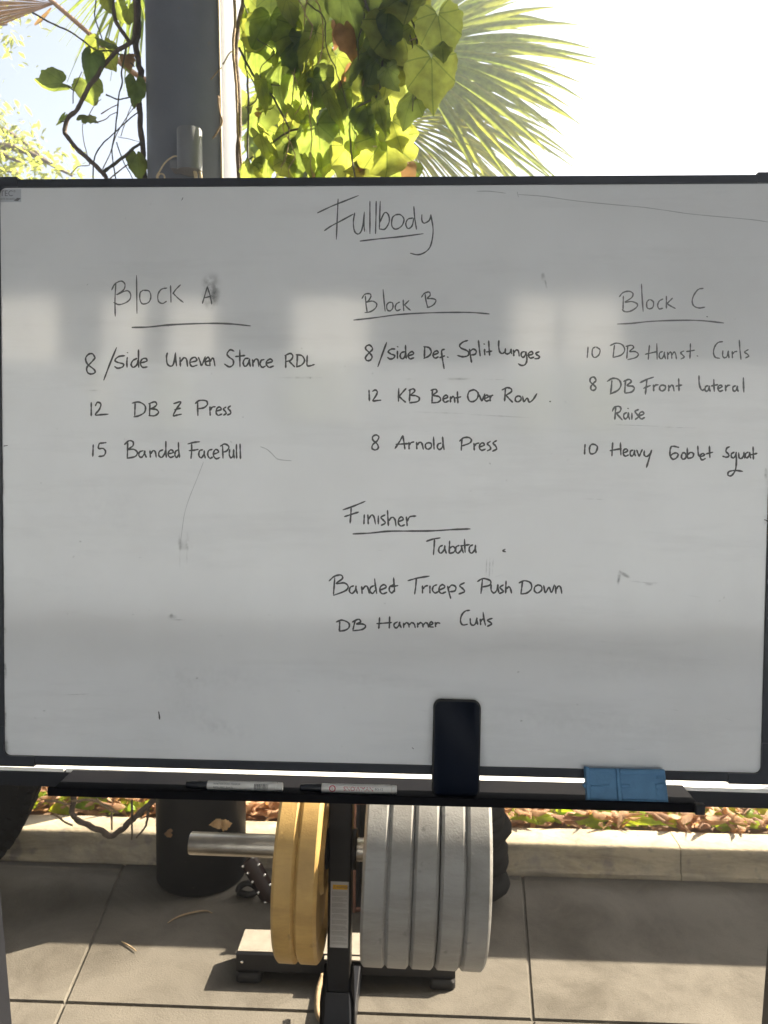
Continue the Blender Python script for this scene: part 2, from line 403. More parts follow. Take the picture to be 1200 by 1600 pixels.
# leaf litter on the bed: dry curled leaves, one mass nobody could count
L = Leaves(); rn = random.Random(3)
for i in range(2600):
    x = rn.uniform(-1.9, 2.2); y = 2.645+abs(rn.gauss(0, .28)); z = .09+rn.uniform(0, .055)
    a = rn.uniform(0, 6.28); ln = rn.uniform(.04, .16); d = Vector((math.cos(a), math.sin(a)*.7, rn.uniform(-.25, .45))).normalized()
    side = d.cross(Vector((0, 0, 1))); bend = rn.uniform(-.4, .4); wv = rn.uniform(.004, .017)
    pts = [Vector((x, y, z)) + d*ln*(t-.5) + side*bend*ln*(t-.5)**2*2 + Vector((0, 0, 1))*rn.uniform(-.2, .3)*ln*(t-.5)**2*3 for t in (0, .25, .5, .75, 1)]
    if min(p.y for p in pts) < 2.60: continue
    L.blade(pts, [wv*.3, wv*.9, wv, wv*.7, wv*.08], (rn.uniform(-.5, .5), -.5, 1), rn.random(), rn.random(), .5)
tag(L.build('leaf_litter', MT['litter']), 'dry tan and brown leaves strewn over the planting bed behind the kerb', 'leaf litter', kind='stuff')
L = Leaves()
for i in range(300):
    x = rn.choice([rn.uniform(.33, .75), rn.uniform(.7, 1.3), rn.uniform(-1.5, -.9)]); y = 2.66+abs(rn.gauss(0, .16)); z = .10
    a = rn.uniform(0, 6.28); ln = rn.uniform(.05, .13); wv = rn.uniform(.008, .02)
    d = Vector((math.cos(a)*.7, math.sin(a)*.4, rn.uniform(.3, .9))).normalized()
    pts = [Vector((x, y, z)) + d*ln*t + Vector((math.cos(a), 0, -.9))*ln*.6*t*t for t in (0, .3, .55, .8, 1)]
    L.blade(pts, [wv*.3, wv, wv, wv*.7, wv*.05], (0, -1, .6), rn.random(), rn.random(), .3)
tag(L.build('green_shoots', MT['green']), 'bright yellow green leaves growing through the dry litter behind the kerb', 'ground cover', kind='stuff')

# ------------------------------------------------------------------ whiteboard on its stand
BY, BZ, LEAN = 1.19, 1.35, R(2.1)
BN = Vector((0, -math.cos(LEAN), math.sin(LEAN))); BV = Vector((0, math.sin(LEAN), math.cos(LEAN))); BU = Vector((1, 0, 0)); BO = Vector((0, BY, BZ))
def B(u, v, w_=0): return BO + BU*u + BV*v + BN*w_
def BP(px, py, w_=0):
    q = ray(px, py); t = ((BO+BN*w_-EYE).dot(BN))/q.dot(BN); return EYE+q*t
def UV(px, py): p = BP(px, py)-BO; return p.dot(BU), p.dot(BV)
UL, UR, VB, VT = -.651, .5375, -.4335, .4618
FT = .0125; FB = .0145
wb = empty('rolling_whiteboard', (-.057, 1.24, 0), 'large dry-erase whiteboard in a black frame on a rolling stand, covered with handwritten workout notes', 'whiteboard')
m = bpy.data.materials.new('whiteboard_enamel'); m.use_nodes = True; t = m.node_tree; b = t.nodes['Principled BSDF']
tc = t.nodes.new('ShaderNodeTexCoord')
def noise_node(scale, det, rough=.6, sc=None):
    n = t.nodes.new('ShaderNodeTexNoise'); n.inputs['Scale'].default_value = scale; n.inputs['Detail'].default_value = det; n.inputs['Roughness'].default_value = rough
    if sc:
        mp = t.nodes.new('ShaderNodeMapping'); mp.inputs['Scale'].default_value = sc; t.links.new(tc.outputs['Object'], mp.inputs[0]); t.links.new(mp.outputs[0], n.inputs['Vector'])
    else: t.links.new(tc.outputs['Object'], n.inputs['Vector'])
    return n
n1 = noise_node(3.2, 5); n2 = noise_node(9, 6, .7, (.35, 1, 2.4))
r1 = t.nodes.new('ShaderNodeValToRGB'); r1.color_ramp.elements[0].position = .36; r1.color_ramp.elements[0].color = (.755, .765, .78, 1); r1.color_ramp.elements[1].position = .62; r1.color_ramp.elements[1].color = (.815, .83, .85, 1)
t.links.new(n1.outputs['Fac'], r1.inputs[0])
r2 = t.nodes.new('ShaderNodeValToRGB'); r2.color_ramp.elements[0].position = .28; r2.color_ramp.elements[0].color = (.93, .93, .93, 1); r2.color_ramp.elements[1].position = .48; r2.color_ramp.elements[1].color = (1, 1, 1, 1)
t.links.new(n2.outputs['Fac'], r2.inputs[0])
mx = t.nodes.new('ShaderNodeMix'); mx.data_type = 'RGBA'; mx.blend_type = 'MULTIPLY'; mx.inputs['Factor'].default_value = 1
t.links.new(r1.outputs[0], mx.inputs['A']); t.links.new(r2.outputs[0], mx.inputs['B']); t.links.new(mx.outputs['Result'], b.inputs['Base Color'])
rr = t.nodes.new('ShaderNodeMapRange'); rr.inputs[1].default_value = .3; rr.inputs[2].default_value = .7; rr.inputs[3].default_value = .07; rr.inputs[4].default_value = .10
t.links.new(n2.outputs['Fac'], rr.inputs[0]); t.links.new(rr.outputs[0], b.inputs['Roughness'])
b.inputs['IOR'].default_value = 1.65; b.inputs['Specular IOR Level'].default_value = .72
MT['board'] = m

# panel: a 9 mm sandwich, rounded inner corners come from the caps
rot_b = Matrix((BU, -BN, BV)).transposed()      # local x,y,z -> u, depth, v
def bbox(mb, u0, u1, v0, v1, w0, w1, bev=0.0):
    c = B((u0+u1)/2, (v0+v1)/2, (w0+w1)/2); return mb.box(c, (u1-u0, abs(w1-w0), v1-v0), bev, rot_b)
bbox(MB(), UL-.006, UR+.006, VB-.006, VT+.006, 0, -.012).build('panel', MT['board'], wb)
fr = MB()
bbox(fr, UL-FT, UL, VB-FB, VT+FT, .004, -.018, .0015); bbox(fr, UR, UR+FT, VB-FB, VT+FT, .004, -.018, .0015)
bbox(fr, UL, UR, VT, VT+FT, .0038, -.0178, .0015); bbox(fr, UL, UR, VB-FB, VB, .0038, -.0178, .0015)
fr.build('frame', MT['frame'], wb)
def cap(su, sv):
    c = MB(); u0 = UL-FT-.002 if su < 0 else UR+FT+.002; v0 = VB-FB-.002 if sv < 0 else VT+FT+.0025
    ui = UL if su < 0 else UR; vi = VB if sv < 0 else VT
    ln = .052 if sv < 0 else .032; r = .010
    poly = [(u0, v0), (u0 - su*(ln+FT), v0), (u0-su*(ln+FT), vi)]
    for k in range(7):
        a = k/6*math.pi/2; poly.append((ui-su*r*(1-math.sin(a)), vi-sv*r*(1-math.cos(a))))
    poly += [(ui, v0-sv*(ln+FT)), (u0, v0-sv*(ln+FT))]
    if su*sv < 0: poly.reverse()
    c.prism([B(u, v, .0055) for u, v in poly], -BN*.025)
    return c.build('corner_cap', MT['frame'], wb)
for su in (-1, 1):
    for sv in (-1, 1): cap(su, sv)
# crossbar, its white top strip, the pen tray
zt_l, zt_r = K(0, 1199.5, 1.222), K(1200, 1232, 1.222); zb_l, zb_r = K(0, 1228, 1.222), K(1200, 1264, 1.222)
ct = (zt_l.z+zt_r.z)/2-.0015; cb = (zb_l.z+zb_r.z)/2
TILT = .0052; TR3 = Matrix.Rotation(TILT, 3, 'Y')
MB().box((-.057, 1.222+.02, (ct-.0045+cb)/2), (1.29, .04, ct-.0045-cb), .002, TR3).build('crossbar', MT['black'], wb)
ts = MB()
for xc, ln in ((-.64, .124), (-.0738, 1.0015), (.545, .233)): ts.box((xc, 1.2425, ct-.001-(xc+.057)*TILT), (ln, .043, .0065), .0006, TR3)
ts.build('top_strip', MT['alu'], wb)
tl, tr_ = K(75, 1233, 1.135), K(1098, 1266, 1.135); tz = (tl.z+tr_.z)/2
tr = MB(); tx0, tx1 = tl.x, tr_.x
tr.box(((tx0+tx1)/2, 1.135, tz), (tx1-tx0, .006, .0135), .0012)
tr.box(((tx0+tx1)/2, 1.179, tz-.0035), (tx1-tx0-.002, .081, .004), .0006)
tr.build('pen_tray', MT['tray'], wb)
MB().box((tx1-.006, 1.1325, tz), (.014, .0105, .0155), .0012).build('tray_end_cap', MT['black'], wb)
TRAY_Z = tz-.0015
# legs: square tube, foot beam and castors (the lowest part of the legs leaves the picture)
for s_, (p1, p2) in ((-1, ((1, 1400), (18.5, 1600))), (1, ((1197.5, 1500), (1190, 1600)))):
    a, b_ = K(*p1, 1.252), K(*p2, 1.252); d = (b_-a)/(b_.z-a.z)
    top = a+d*(1.86-a.z); bot = a+d*(.09-a.z); top.x += s_*.02; bot.x += s_*.02; top.y = bot.y = 1.232
    lg = MB(); lg.tube([top, bot], [.0205]*2, n=4)
    # square section aligned with x and y
    lg.bm.clear(); h = .02
    lg.add([top+Vector((i*h, j*h, 0)) for i, j in ((-1, -1), (1, -1), (1, 1), (-1, 1))]+[bot+Vector((i*h, j*h, 0)) for i, j in ((-1, -1), (1, -1), (1, 1), (-1, 1))],
           [(0, 1, 2, 3), (7, 6, 5, 4)]+[(i, i+4, (i+1) % 4+4, (i+1) % 4) for i in range(4)])
    lo = lg.build('leg', MT['gloss'] if 'gloss' in MT else MT['black'], wb)
    MB().box((bot.x, 1.232, .075), (.045, .62, .035), .004).build('foot_beam', MT['black'], wb)
    for yy in (.95, 1.51):
        cs = MB(); cs.lathe([(-.011, .012), (-.011, .024), (-.008, .027), (.008, .027), (.011, .024), (.011, .012)], (bot.x, yy, .027), (1, 0, 0), 24)
        cs.box((bot.x, yy, .047), (.03, .012, .025), .002); cs.build('castor', MT['rubber'], wb)
# sticker in the top left corner, cut by the picture's edge
def text_mesh(body, size, mat_, origin, ex, ey, name, parent, align='LEFT', w_=0.0003, extrude=0.0, squash=1):
    cu = bpy.data.curves.new(name, 'FONT'); cu.body = body; cu.size = size; cu.align_x = align; cu.align_y = 'CENTER'; cu.resolution_u = 3
    ob = bpy.data.objects.new(name, cu); COL.objects.link(ob)
    dg = bpy.context.evaluated_depsgraph_get(); me = bpy.data.meshes.new_from_object(ob.evaluated_get(dg))
    bpy.data.objects.remove(ob); bpy.data.curves.remove(cu)
    ex, ey = Vector(ex).normalized(), Vector(ey).normalized(); nz = ex.cross(ey)
    for v in me.vertices: v.co = Vector(origin)+ex*v.co.x*squash+ey*v.co.y+nz*w_
    me.materials.clear(); me.materials.append(mat_); o = bpy.data.objects.new(name, me); COL.objects.link(o)
    if parent is not None: attach(o, parent)
    return o
u1, v1 = UV(33, 296); u0, v0 = UV(-20, 316)
st = bbox(MB(), UL+.001, u1, v0, v1, .0005, .0001).build('sticker', MT['sticker'], wb)
text_mesh('T-TEC°', .0125, MT['print'], B(UV(-10, 303)[0], UV(-10, 303)[1], .0006), BU, BV, 'sticker_print', st, squash=.92)
text_mesh('WHITE BOARD', .0042, MT['print'], B(UV(-4, 311.5)[0], UV(-4, 311.5)[1], .0006), BU, BV, 'sticker_print', st)
sb = MB(); sb.prism([B(*UV(22, 314), .0006), B(*UV(27, 309.5), .0006), B(*UV(33, 310), .0006), B(*UV(28, 314.5), .0006)], BN*.0003)
sb.build('torn_corner', MT['print'], st)
# ------------------------------------------------------------------ handwriting (strokes read off the photo, laid on the board as ink)
def S(txt):                                   # "x,y x,y|x,y x,y" -> list of strokes
    return [[tuple(map(float, p.split(','))) for p in s.split()] for s in txt.split('|') if s.strip()]
_wk = [0]
def strokes(name, data, x0, y0, sc, width, ink, label=None, parent=wb):
    mb = MB()
    for st_ in data:
        pts = [(x0+x/sc, y0+y/sc) for x, y in st_]
        if len(pts) == 1: pts = [(pts[0][0]-.7, pts[0][1]), (pts[0][0]+.7, pts[0][1]+.5)]
        P = crom([Vector((*UV(*p), 0)) for p in pts], 5); n = len(P)
        # light jitter of the hand and of the felt tip
        ph = random.uniform(0, 9); L_, R_ = [], []
        for i, p in enumerate(P):
            d = (P[min(i+1, n-1)]-P[max(i-1, 0)]); d = d.normalized() if d.length > 1e-9 else Vector((1, 0, 0))
            nn = Vector((-d.y, d.x, 0)); wd = width*.5*(1+.16*math.sin(i*.7+ph)+.1*math.sin(i*1.9+ph*2))
            if i in (0, n-1): wd *= .62
            w_ = .00025+(_wk[0] % 40)*6e-6+i*4e-7
            L_.append(B((p+nn*wd).x, (p+nn*wd).y, w_)); R_.append(B((p-nn*wd).x, (p-nn*wd).y, w_))
        _wk[0] += 1
        d0 = (P[0]-P[1]).normalized()*width*.35; d1 = (P[-1]-P[-2]).normalized()*width*.35
        w0 = .00025+(_wk[0] % 40)*6e-6
        ring = [B((P[0]+d0).x, (P[0]+d0).y, w0)] + L_ + [B((P[-1]+d1).x, (P[-1]+d1).y, w0)] + R_[::-1]
        vs2 = L_+R_+[ring[0], ring[n+1]]
        fs = [(i, i+1, n+i+1, n+i) for i in range(n-1)]+[(0, n, 2*n), (n-1, 2*n+1, 2*n-1)]
        mb.add(vs2, fs)
    o = mb.build(name, ink, parent, fixn=False)
    if label: o['label'] = label
    return o
A0 = (100, 420, 2.857); B0 = (480, 290, 2.857); C0 = (540, 430, 3.333); D0 = (880, 420, 3.75); E0 = (490, 770, 2.927)
W1, W2 = .0021, .0026
strokes('heading', S("138,60 134,150 130,240|46,122 110,92 170,68 228,45|76,202 105,182 150,158 205,128|212,122 206,165 212,205 230,216 246,190 255,118|255,118 253,165 256,205|280,70 280,140 280,215|308,70 307,140 305,215|326,70 324,130 322,195|324,165 345,122 362,130 366,162 347,194 323,194|395,130 380,145 378,180 395,195 422,180 432,150 415,130 393,131|472,145 450,150 440,172 450,192 468,180 476,145|476,94 480,145 488,195|512,130 512,155 522,168 545,155 552,130|552,130 562,200 552,265 530,295 495,309 460,302"), *B0, W1, MT['ink_glare'], 'grey handwritten title reading Fullbody')
strokes('underline', S("236,248 320,238 420,228 518,215"), *B0, W1, MT['ink_glare'])
strokes('heading', S("232,62 228,135 229,212|213,95 228,68 255,55 272,68 268,92 245,110 235,116|236,116 280,98 297,112 295,135 275,152 245,160 222,150|324,30 325,110 326,200|355,95 340,108 340,140 352,157 378,150 388,125 380,100 356,96|460,86 435,92 420,115 422,145 440,155 458,145|476,75 477,110 478,150|520,72 500,92 486,112|488,110 510,132 533,150|640,80 630,115 618,155|640,80 652,118 660,158|626,130 640,127 658,121"), *A0, W1, MT['ink_glare'], 'grey handwritten heading reading Block A')
strokes('underline', S("304,262 380,260 480,250 640,244 740,246 832,255"), *A0, W2, MT['ink_glare'])
strokes('handwritten_line', S("140,398 128,380 110,382 97,400 105,425 135,450 138,464 120,470 105,462 103,440 125,415 140,398|235,352 205,425 178,497|272,388 245,392 228,408 240,418 265,425 262,438 240,444 226,436|283,395 281,418 282,440|284,374|327,400 308,410 300,428 310,440 326,428 331,405|333,362 333,400 334,440|345,420 370,412 365,400 348,405 342,425 352,440 373,438|462,375 458,395 462,425 478,435 490,422 498,375|498,375 499,405 503,434|518,395 519,415 520,436|520,417 535,398 547,404 552,436|562,418 592,410 585,395 568,402 562,420 572,436 595,430|600,395 608,415 614,432 624,412 631,392|633,416 650,408 643,395 632,408 634,428 648,432|650,400 651,415 652,434|652,416 662,399 669,407 674,434|760,368 742,362 728,380 738,395 755,408 755,428 738,438 716,425|785,362 785,400 786,438|765,392 785,390 808,387|824,400 808,402 800,420 808,436 822,424 828,402|828,402 829,420 832,437|842,405 843,420 844,437|844,420 855,404 866,408 870,437|894,405 880,410 876,428 886,440 900,434|904,422 930,414 922,403 906,412 904,428 916,440 936,434|990,385 990,412 990,442|986,388 1010,378 1022,390 1012,408 992,414|1005,412 1018,426 1030,438|1042,385 1041,410 1039,436|1036,384 1062,388 1074,410 1060,430 1037,438|1086,386 1085,410 1086,432 1100,433 1118,427"), *A0, W2, MT['ink'], 'handwritten line reading 8/side Uneven Stance RDL')
strokes('handwritten_line', S("122,597 122,627 122,657|140,612 150,596 165,604 158,628 140,652 170,651 198,649|318,600 317,628 316,655|304,600 335,595 362,612 360,640 335,656 312,661|384,600 383,628 382,656|378,603 405,594 414,606 400,620 386,625 412,628 422,642 405,656 379,655|490,602 522,594 505,622 488,655 506,653 525,649|494,630 508,626 521,622|597,592 597,625 598,656|586,602 605,588 635,590 640,606 625,620 600,625|652,615 652,635 653,655|653,632 662,618 676,616|680,635 702,628 695,617 682,625 680,645 690,654 706,648|724,617 712,626 720,636 724,646 711,654|744,612 732,622 742,634 744,646 729,653"), *A0, W2, MT['ink'], 'handwritten line reading 12 DB Z Press')
strokes('handwritten_line', S("131,785 130,812 129,838|189,776 172,778 158,781 155,802 175,802 186,816 178,834 155,838|285,775 284,810 283,845|270,785 290,768 308,772 308,790 288,806 312,806 328,820 318,838 282,846|354,812 338,818 335,834 346,842 358,828 361,812|361,812 362,828 368,842|384,812 385,828 386,842|386,827 398,812 408,818 412,842|442,808 426,816 424,834 436,842 448,828 454,808|455,770 455,806 457,842|466,826 488,820 480,808 468,816 466,832 476,842 492,836|510,808 498,816 496,834 504,842 512,828|511,775 512,808 516,842|570,783 570,815 567,847|553,782 580,775 606,772|558,812 580,810 600,806|620,808 606,812 602,832 612,844 624,830 626,812|626,812 627,828 631,845|662,806 646,812 642,832 652,846 664,840|668,828 690,818 680,806 670,815 668,835 680,848 696,842|708,790 709,818 710,846|698,792 718,782 736,794 728,812 711,819|740,806 738,830 746,844 756,832 758,806|758,806 758,825 760,846|770,784 770,815 771,846|786,782 787,815 788,848"), *A0, W2, MT['ink'], 'handwritten line reading 15 Banded Face Pull')
strokes('heading', S("103,108 106,150 112,192|85,122 100,100 125,97 132,110 120,132 106,141 140,135 162,150 155,172 130,190 100,195|195,75 200,130 206,188|228,140 215,155 217,180 232,186 246,170 244,145 226,141|282,140 265,150 258,170 268,185 286,178|300,128 301,158 303,186|330,132 318,144 306,156|308,156 322,170 338,183|414,97 418,130 428,170|395,115 410,95 435,88 440,105 425,122 450,122 470,130 462,150 442,164 424,168"), *C0, W1, MT['ink_glare'], 'grey handwritten heading reading Block B')
strokes('underline', S("42,234 150,222 280,205 420,197 560,194 660,195 748,202"), *C0, W1, MT['ink_glare'])
strokes('handwritten_line', S("140,378 125,364 108,370 105,385 125,405 138,425 128,443 110,444 104,428 122,405 138,390 140,378|214,350 190,415 168,477|258,385 238,385 222,398 235,410 255,418 250,432 232,437 218,428|270,395 270,415 270,434|271,372|308,398 290,405 284,422 294,436 308,425 312,400|312,365 313,400 316,434|328,420 354,410 346,398 330,408 326,422 336,436 356,430|412,372 411,402 410,432|407,372 435,378 446,400 435,420 407,434|458,415 482,405 475,394 460,402 456,420 466,432 484,425|516,386 503,390 500,402 505,440 513,487|490,430 503,425 516,420|532,426|636,340 612,348 594,365 602,380 630,392 642,405 635,420 610,425 582,418|645,385 650,420 656,455|648,396 665,385 680,395 674,412 652,416|692,340 696,380 701,421|724,385 724,400 725,416|722,358|745,342 747,380 750,418|733,400 748,398 762,395|798,340 797,370 802,398 815,408 830,400|832,382 832,405 845,410 858,400 862,384|862,384 862,398 865,410|874,390 875,405 876,421|876,404 888,390 900,396 904,422|932,398 918,402 914,418 925,428 936,415 939,398|939,398 944,440 935,465 915,470 899,461|952,418 975,410 968,398 954,406 952,420 962,432 981,427|1008,399 990,406 998,416 1010,424 1002,434 984,435"), *C0, W2, MT['ink'], 'handwritten line reading 8/side Def. Split lunges')
strokes('handwritten_line', S("122,598 123,626 124,655|140,605 155,598 165,608 158,628 142,654 163,653 184,651|277,590 276,625 275,658|315,590 296,611 278,632|279,631 296,648 313,662|335,597 334,628 332,658|329,600 352,592 360,605 340,624 365,628 384,640 375,658 333,665|452,600 451,630 450,660|444,600 468,594 475,608 455,625 485,632 495,648 480,662 447,665|508,645 532,636 524,625 510,634 508,650 518,662 537,654|546,632 546,647 546,662|547,647 558,632 566,640 569,663|582,606 583,635 585,666|569,640 585,637 601,633|658,598 642,608 636,632 645,655 665,658 685,642 690,615 672,598 653,600|694,620 702,640 709,655 717,638 725,618|724,642 742,635 736,624 724,632 724,648 734,656 749,650|751,626 752,642 753,656|753,641 759,628 768,625|832,590 830,625 828,656|814,598 840,586 862,592 862,608 833,626|836,626 852,644 870,662|900,628 886,636 884,652 896,660 912,650 912,634 898,628|922,630 928,658 946,640 956,661 976,648 996,617|1065,657"), *C0, W2, MT['ink'], 'handwritten line reading 12 KB Bent Over Row')
strokes('handwritten_line', S("175,842 160,832 142,840 142,858 165,880 170,900 155,910 138,902 142,882 165,862 175,842|298,835 280,868 257,903|298,835 304,870 309,906|262,881 295,879 331,877|330,870 330,888 331,906|331,886 340,873 356,868|370,870 370,888 371,906|372,886 386,870 398,878 405,908|428,872 416,882 418,900 432,906 446,894 444,876 426,872|458,842 459,875 461,907|498,874 482,880 478,898 490,908 504,895 508,874|505,842 508,875 513,909|606,850 604,880 602,912|593,865 612,848 640,845 655,858 645,875 607,889|668,875 669,893 670,912|670,891 680,878 695,874|698,895 722,885 714,873 700,882 698,902 710,912 729,905|754,865 738,878 750,890 755,905 737,915|787,861 768,874 780,888 786,905 764,917"), *C0, W2, MT['ink'], 'handwritten line reading 8 Arnold Press')
strokes('heading', S("352,160 351,200 350,240|328,165 350,140 385,132 408,145 400,170 362,196 400,192 432,205 430,225 395,248 362,252 345,238|458,90 462,170 468,250|505,180 490,195 490,225 505,235 525,225 528,195 510,180|584,177 562,190 553,215 562,235 584,231|604,160 604,196 604,232|640,172 622,190 607,205|608,205 632,220 657,233|820,115 790,122 765,155 755,190 765,218 795,230 830,225|843,280"), *D0, W1, MT['ink_pale'], 'pale grey handwritten heading reading Block C')
strokes('underline', S("317,324 400,320 520,308 700,302 820,305 940,318"), *D0, W1, MT['ink_pale'])
strokes('handwritten_line', S("145,458 143,490 140,522|188,458 172,470 170,505 185,520 208,505 215,475 193,458|300,448 296,482 292,516|274,450 310,436 345,445 360,475 340,505 291,520|378,450 375,488 372,526|367,455 400,448 412,462 388,485 420,485 440,500 425,520 377,533|505,448 501,490 498,531|548,438 549,485 550,531|480,501 515,493 551,485|582,485 566,492 562,515 574,528 588,512 592,487|592,487 594,508 599,529|612,488 612,508 612,529|613,507 626,488 634,498 636,526|637,507 648,488 658,498 663,529|707,481 688,492 700,506 708,518 689,529|745,438 744,482 742,526|721,485 745,482 769,477|786,510|934,427 908,432 888,455 880,490 890,518 917,525|935,480 934,510 945,522 960,512 967,481|967,481 968,500 971,523|990,484 990,503 991,523|991,502 1002,488 1018,484|1031,418 1035,475 1041,531|1084,474 1062,488 1078,500 1086,512 1067,523"), *D0, W1, MT['ink_glare'], 'handwritten line reading 10 DB Hamst. Curls')
strokes('handwritten_line', S("192,648 178,634 160,642 158,662 180,682 192,698 180,712 164,708 162,690 180,668 190,658 192,648|285,654 282,692 277,731|257,660 290,642 325,650 338,680 320,712 274,734|365,654 362,690 360,726|354,660 385,648 398,662 373,685 405,688 416,702 400,722 361,729|490,646 486,690 481,736|449,668 490,648 529,635|470,701 490,692 511,684|528,680 529,698 530,717|530,697 540,682 557,680|580,680 566,690 566,708 580,716 596,705 598,688 578,680|618,682 618,699 618,717|619,699 634,682 644,690 649,717|676,643 677,680 678,716|659,688 676,685 695,681|795,626 796,670 804,700 815,712 830,704|850,685 835,690 830,708 840,718 852,706 856,686|856,686 856,702 861,719|882,648 883,684 885,719|867,687 885,683 906,679|908,702 930,692 922,682 908,690 908,708 918,718 936,711|950,682 951,699 952,717|953,699 962,685 977,682|1012,685 996,692 994,708 1004,718 1016,706 1020,687|1020,687 1020,703 1025,719|1055,638 1056,680 1058,723"), *D0, W2, MT['ink_glare'], 'handwritten line reading 8 DB Front Lateral')
strokes('handwritten_line', S("308,810 305,846 302,883|287,835 300,812 325,806 338,818 330,838 304,849|311,848 328,866 346,886|374,842 358,850 354,868 364,880 378,866 382,843|382,843 383,862 389,883|402,845 402,863 402,883|380,818|442,824 420,836 432,852 440,868 421,883|446,862 472,850 464,838 448,846 446,868 458,880 477,871"), *D0, W2, MT['ink_glare'], 'handwritten word reading Raise')
strokes('handwritten_line', S("128,1028 126,1057 125,1087|165,1030 155,1045 155,1075 168,1085 190,1075 200,1045 185,1030 163,1028|290,1018 287,1056 285,1097|335,1018 336,1055 338,1092|273,1066 305,1060 340,1054|352,1080 376,1068 368,1055 354,1064 352,1085 364,1098 383,1090|410,1062 395,1068 392,1088 402,1098 414,1084 418,1063|418,1063 418,1080 423,1097|430,1062 437,1080 445,1097 454,1078 463,1059|475,1065 474,1090 488,1100 505,1088 518,1062|518,1062 503,1112 487,1165|677,1047 662,1043 648,1040 631,1041|632,1041 626,1060 625,1078 626,1097 642,1116 663,1108 673,1089 661,1079 642,1084 629,1095|698,1079 692,1102 702,1116 719,1105 714,1081 697,1078|726,1049 727,1080 728,1111|728,1090 746,1076 763,1084 756,1105 729,1111|788,1038 790,1076 794,1094 802,1103|802,1102 826,1092 818,1082 804,1092 804,1110 815,1120 833,1111|856,1038 857,1070 859,1107|834,1086 855,1080 876,1075|975,1043 959,1050 953,1070 966,1084 970,1097 955,1104 933,1098|1002,1074 985,1085 985,1102 998,1108 1010,1092 1013,1074|1013,1074 1014,1130 1008,1180 985,1212 965,1208 972,1188 1010,1182 1051,1187|1028,1077 1030,1105 1042,1112 1054,1100 1059,1074|1059,1074 1060,1092 1064,1111|1084,1074 1070,1082 1066,1098 1076,1108 1088,1095 1092,1075|1092,1075 1093,1092 1099,1110|1112,1043 1113,1080 1114,1116|1095,1090 1113,1087 1136,1081"), *D0, W2, MT['ink'], 'handwritten line reading 10 Heavy Goblet Squat')
strokes('heading', S("172,68 170,104 167,139|134,78 180,62 236,39|141,109 175,98 206,88|232,100 231,121 230,143|248,100 249,121 250,143|250,122 265,102 276,110 283,143|296,105 296,125 296,143|327,101 308,112 318,124 328,138 309,149|338,80 340,115 342,151|342,130 358,112 372,122 377,153|388,132 410,122 402,110 390,120 388,140 400,152 417,146|424,110 426,130 428,151|428,131 440,110 468,106"), *E0, W2, MT['ink'], 'handwritten heading reading Finisher')
strokes('underline', S("180,188 260,184 340,176 430,175 540,174 640,168 716,165"), *E0, W2, MT['ink'])
strokes('handwritten_line', S("553,214 551,248 548,283|515,222 545,212 579,206|590,240 576,248 572,266 582,276 596,262 600,241|600,241 601,258 607,277|622,220 621,248 620,277|622,254 636,245 648,256 640,272 621,277|666,240 652,248 650,266 660,276 674,262 678,241|678,241 679,258 685,275|690,212 691,242 693,273|671,243 692,240 713,237|728,238 714,246 712,266 722,276 736,262 740,239|740,239 740,256 743,275|876,258 866,265 878,270"), *E0, W2, MT['ink'], 'handwritten word reading Tabata')
strokes('handwritten_line', S("97,388 94,428 91,466|71,403 95,382 125,376 132,392 103,415 140,412 158,428 145,448 91,469|184,425 168,432 164,450 176,460 190,446 194,425|194,425 195,443 201,461|220,428 221,444 222,461|222,444 238,426 248,434 255,461|278,424 262,432 258,450 270,460 282,446|279,393 283,428 289,461|305,445 332,432 322,420 306,430 304,450 316,462 336,455|366,420 350,428 346,446 358,458 370,443|366,388 368,420 371,453|354,430 370,427 386,424|470,391 467,428 462,463|431,402 475,390 529,381|498,425 498,442 498,459|500,441 510,428 523,424|532,425 532,442 532,459|564,420 548,428 544,446 556,458 571,451|574,445 600,432 590,420 576,430 574,450 586,460 605,453|613,427 619,455 627,483|616,437 632,422 650,430 646,448 621,453|690,411 668,424 682,438 690,452 664,463|772,394 769,428 765,461|749,406 775,392 808,402 805,422 771,431|812,419 812,445 824,458 838,445 843,419|843,419 844,438 847,457|868,421 852,432 862,444 868,452 849,461|880,403 879,432 878,459|880,442 892,430 900,438 905,459|955,405 952,432 948,461|939,412 965,402 992,412 996,438 975,458 947,463|1028,420 1012,430 1010,448 1024,458 1042,446 1042,428 1026,420|1052,424 1060,457 1076,432 1088,456 1101,421|1106,425 1107,442 1108,461|1109,442 1120,426 1130,434 1135,461"), *E0, W2, MT['ink'], 'handwritten line reading Banded Triceps Push Down')
strokes('handwritten_line', S("120,588 119,610 118,633|103,591 130,582 160,595 162,615 145,628 117,633|190,585 185,605 180,626|177,591 205,578 215,590 195,600 225,600 238,610 222,625 179,631|302,570 300,596 298,621|348,566 347,593 346,619|289,598 322,596 357,593|384,590 370,598 368,610 378,618 390,606 394,590|394,590 395,604 401,617|412,595 412,605 412,617|413,605 424,594 434,600 437,615|437,605 448,594 460,600 465,617|476,595 476,605 476,615|477,605 488,594 498,600 501,615|501,605 512,594 522,600 525,615|530,606 546,598 538,590 530,600 532,612 549,614|556,592 557,602 558,613|559,602 566,594 578,597|714,537 692,542 676,562 672,588 682,604 704,601|716,574 718,598 730,606 742,595 747,571|747,571 747,586 751,603|762,577 763,590 764,604|764,590 770,580 778,577|775,546 779,576 786,606|817,574 795,582 808,592 814,600 794,611"), *E0, W2, MT['ink'], 'handwritten line reading DB Hammer Curls')
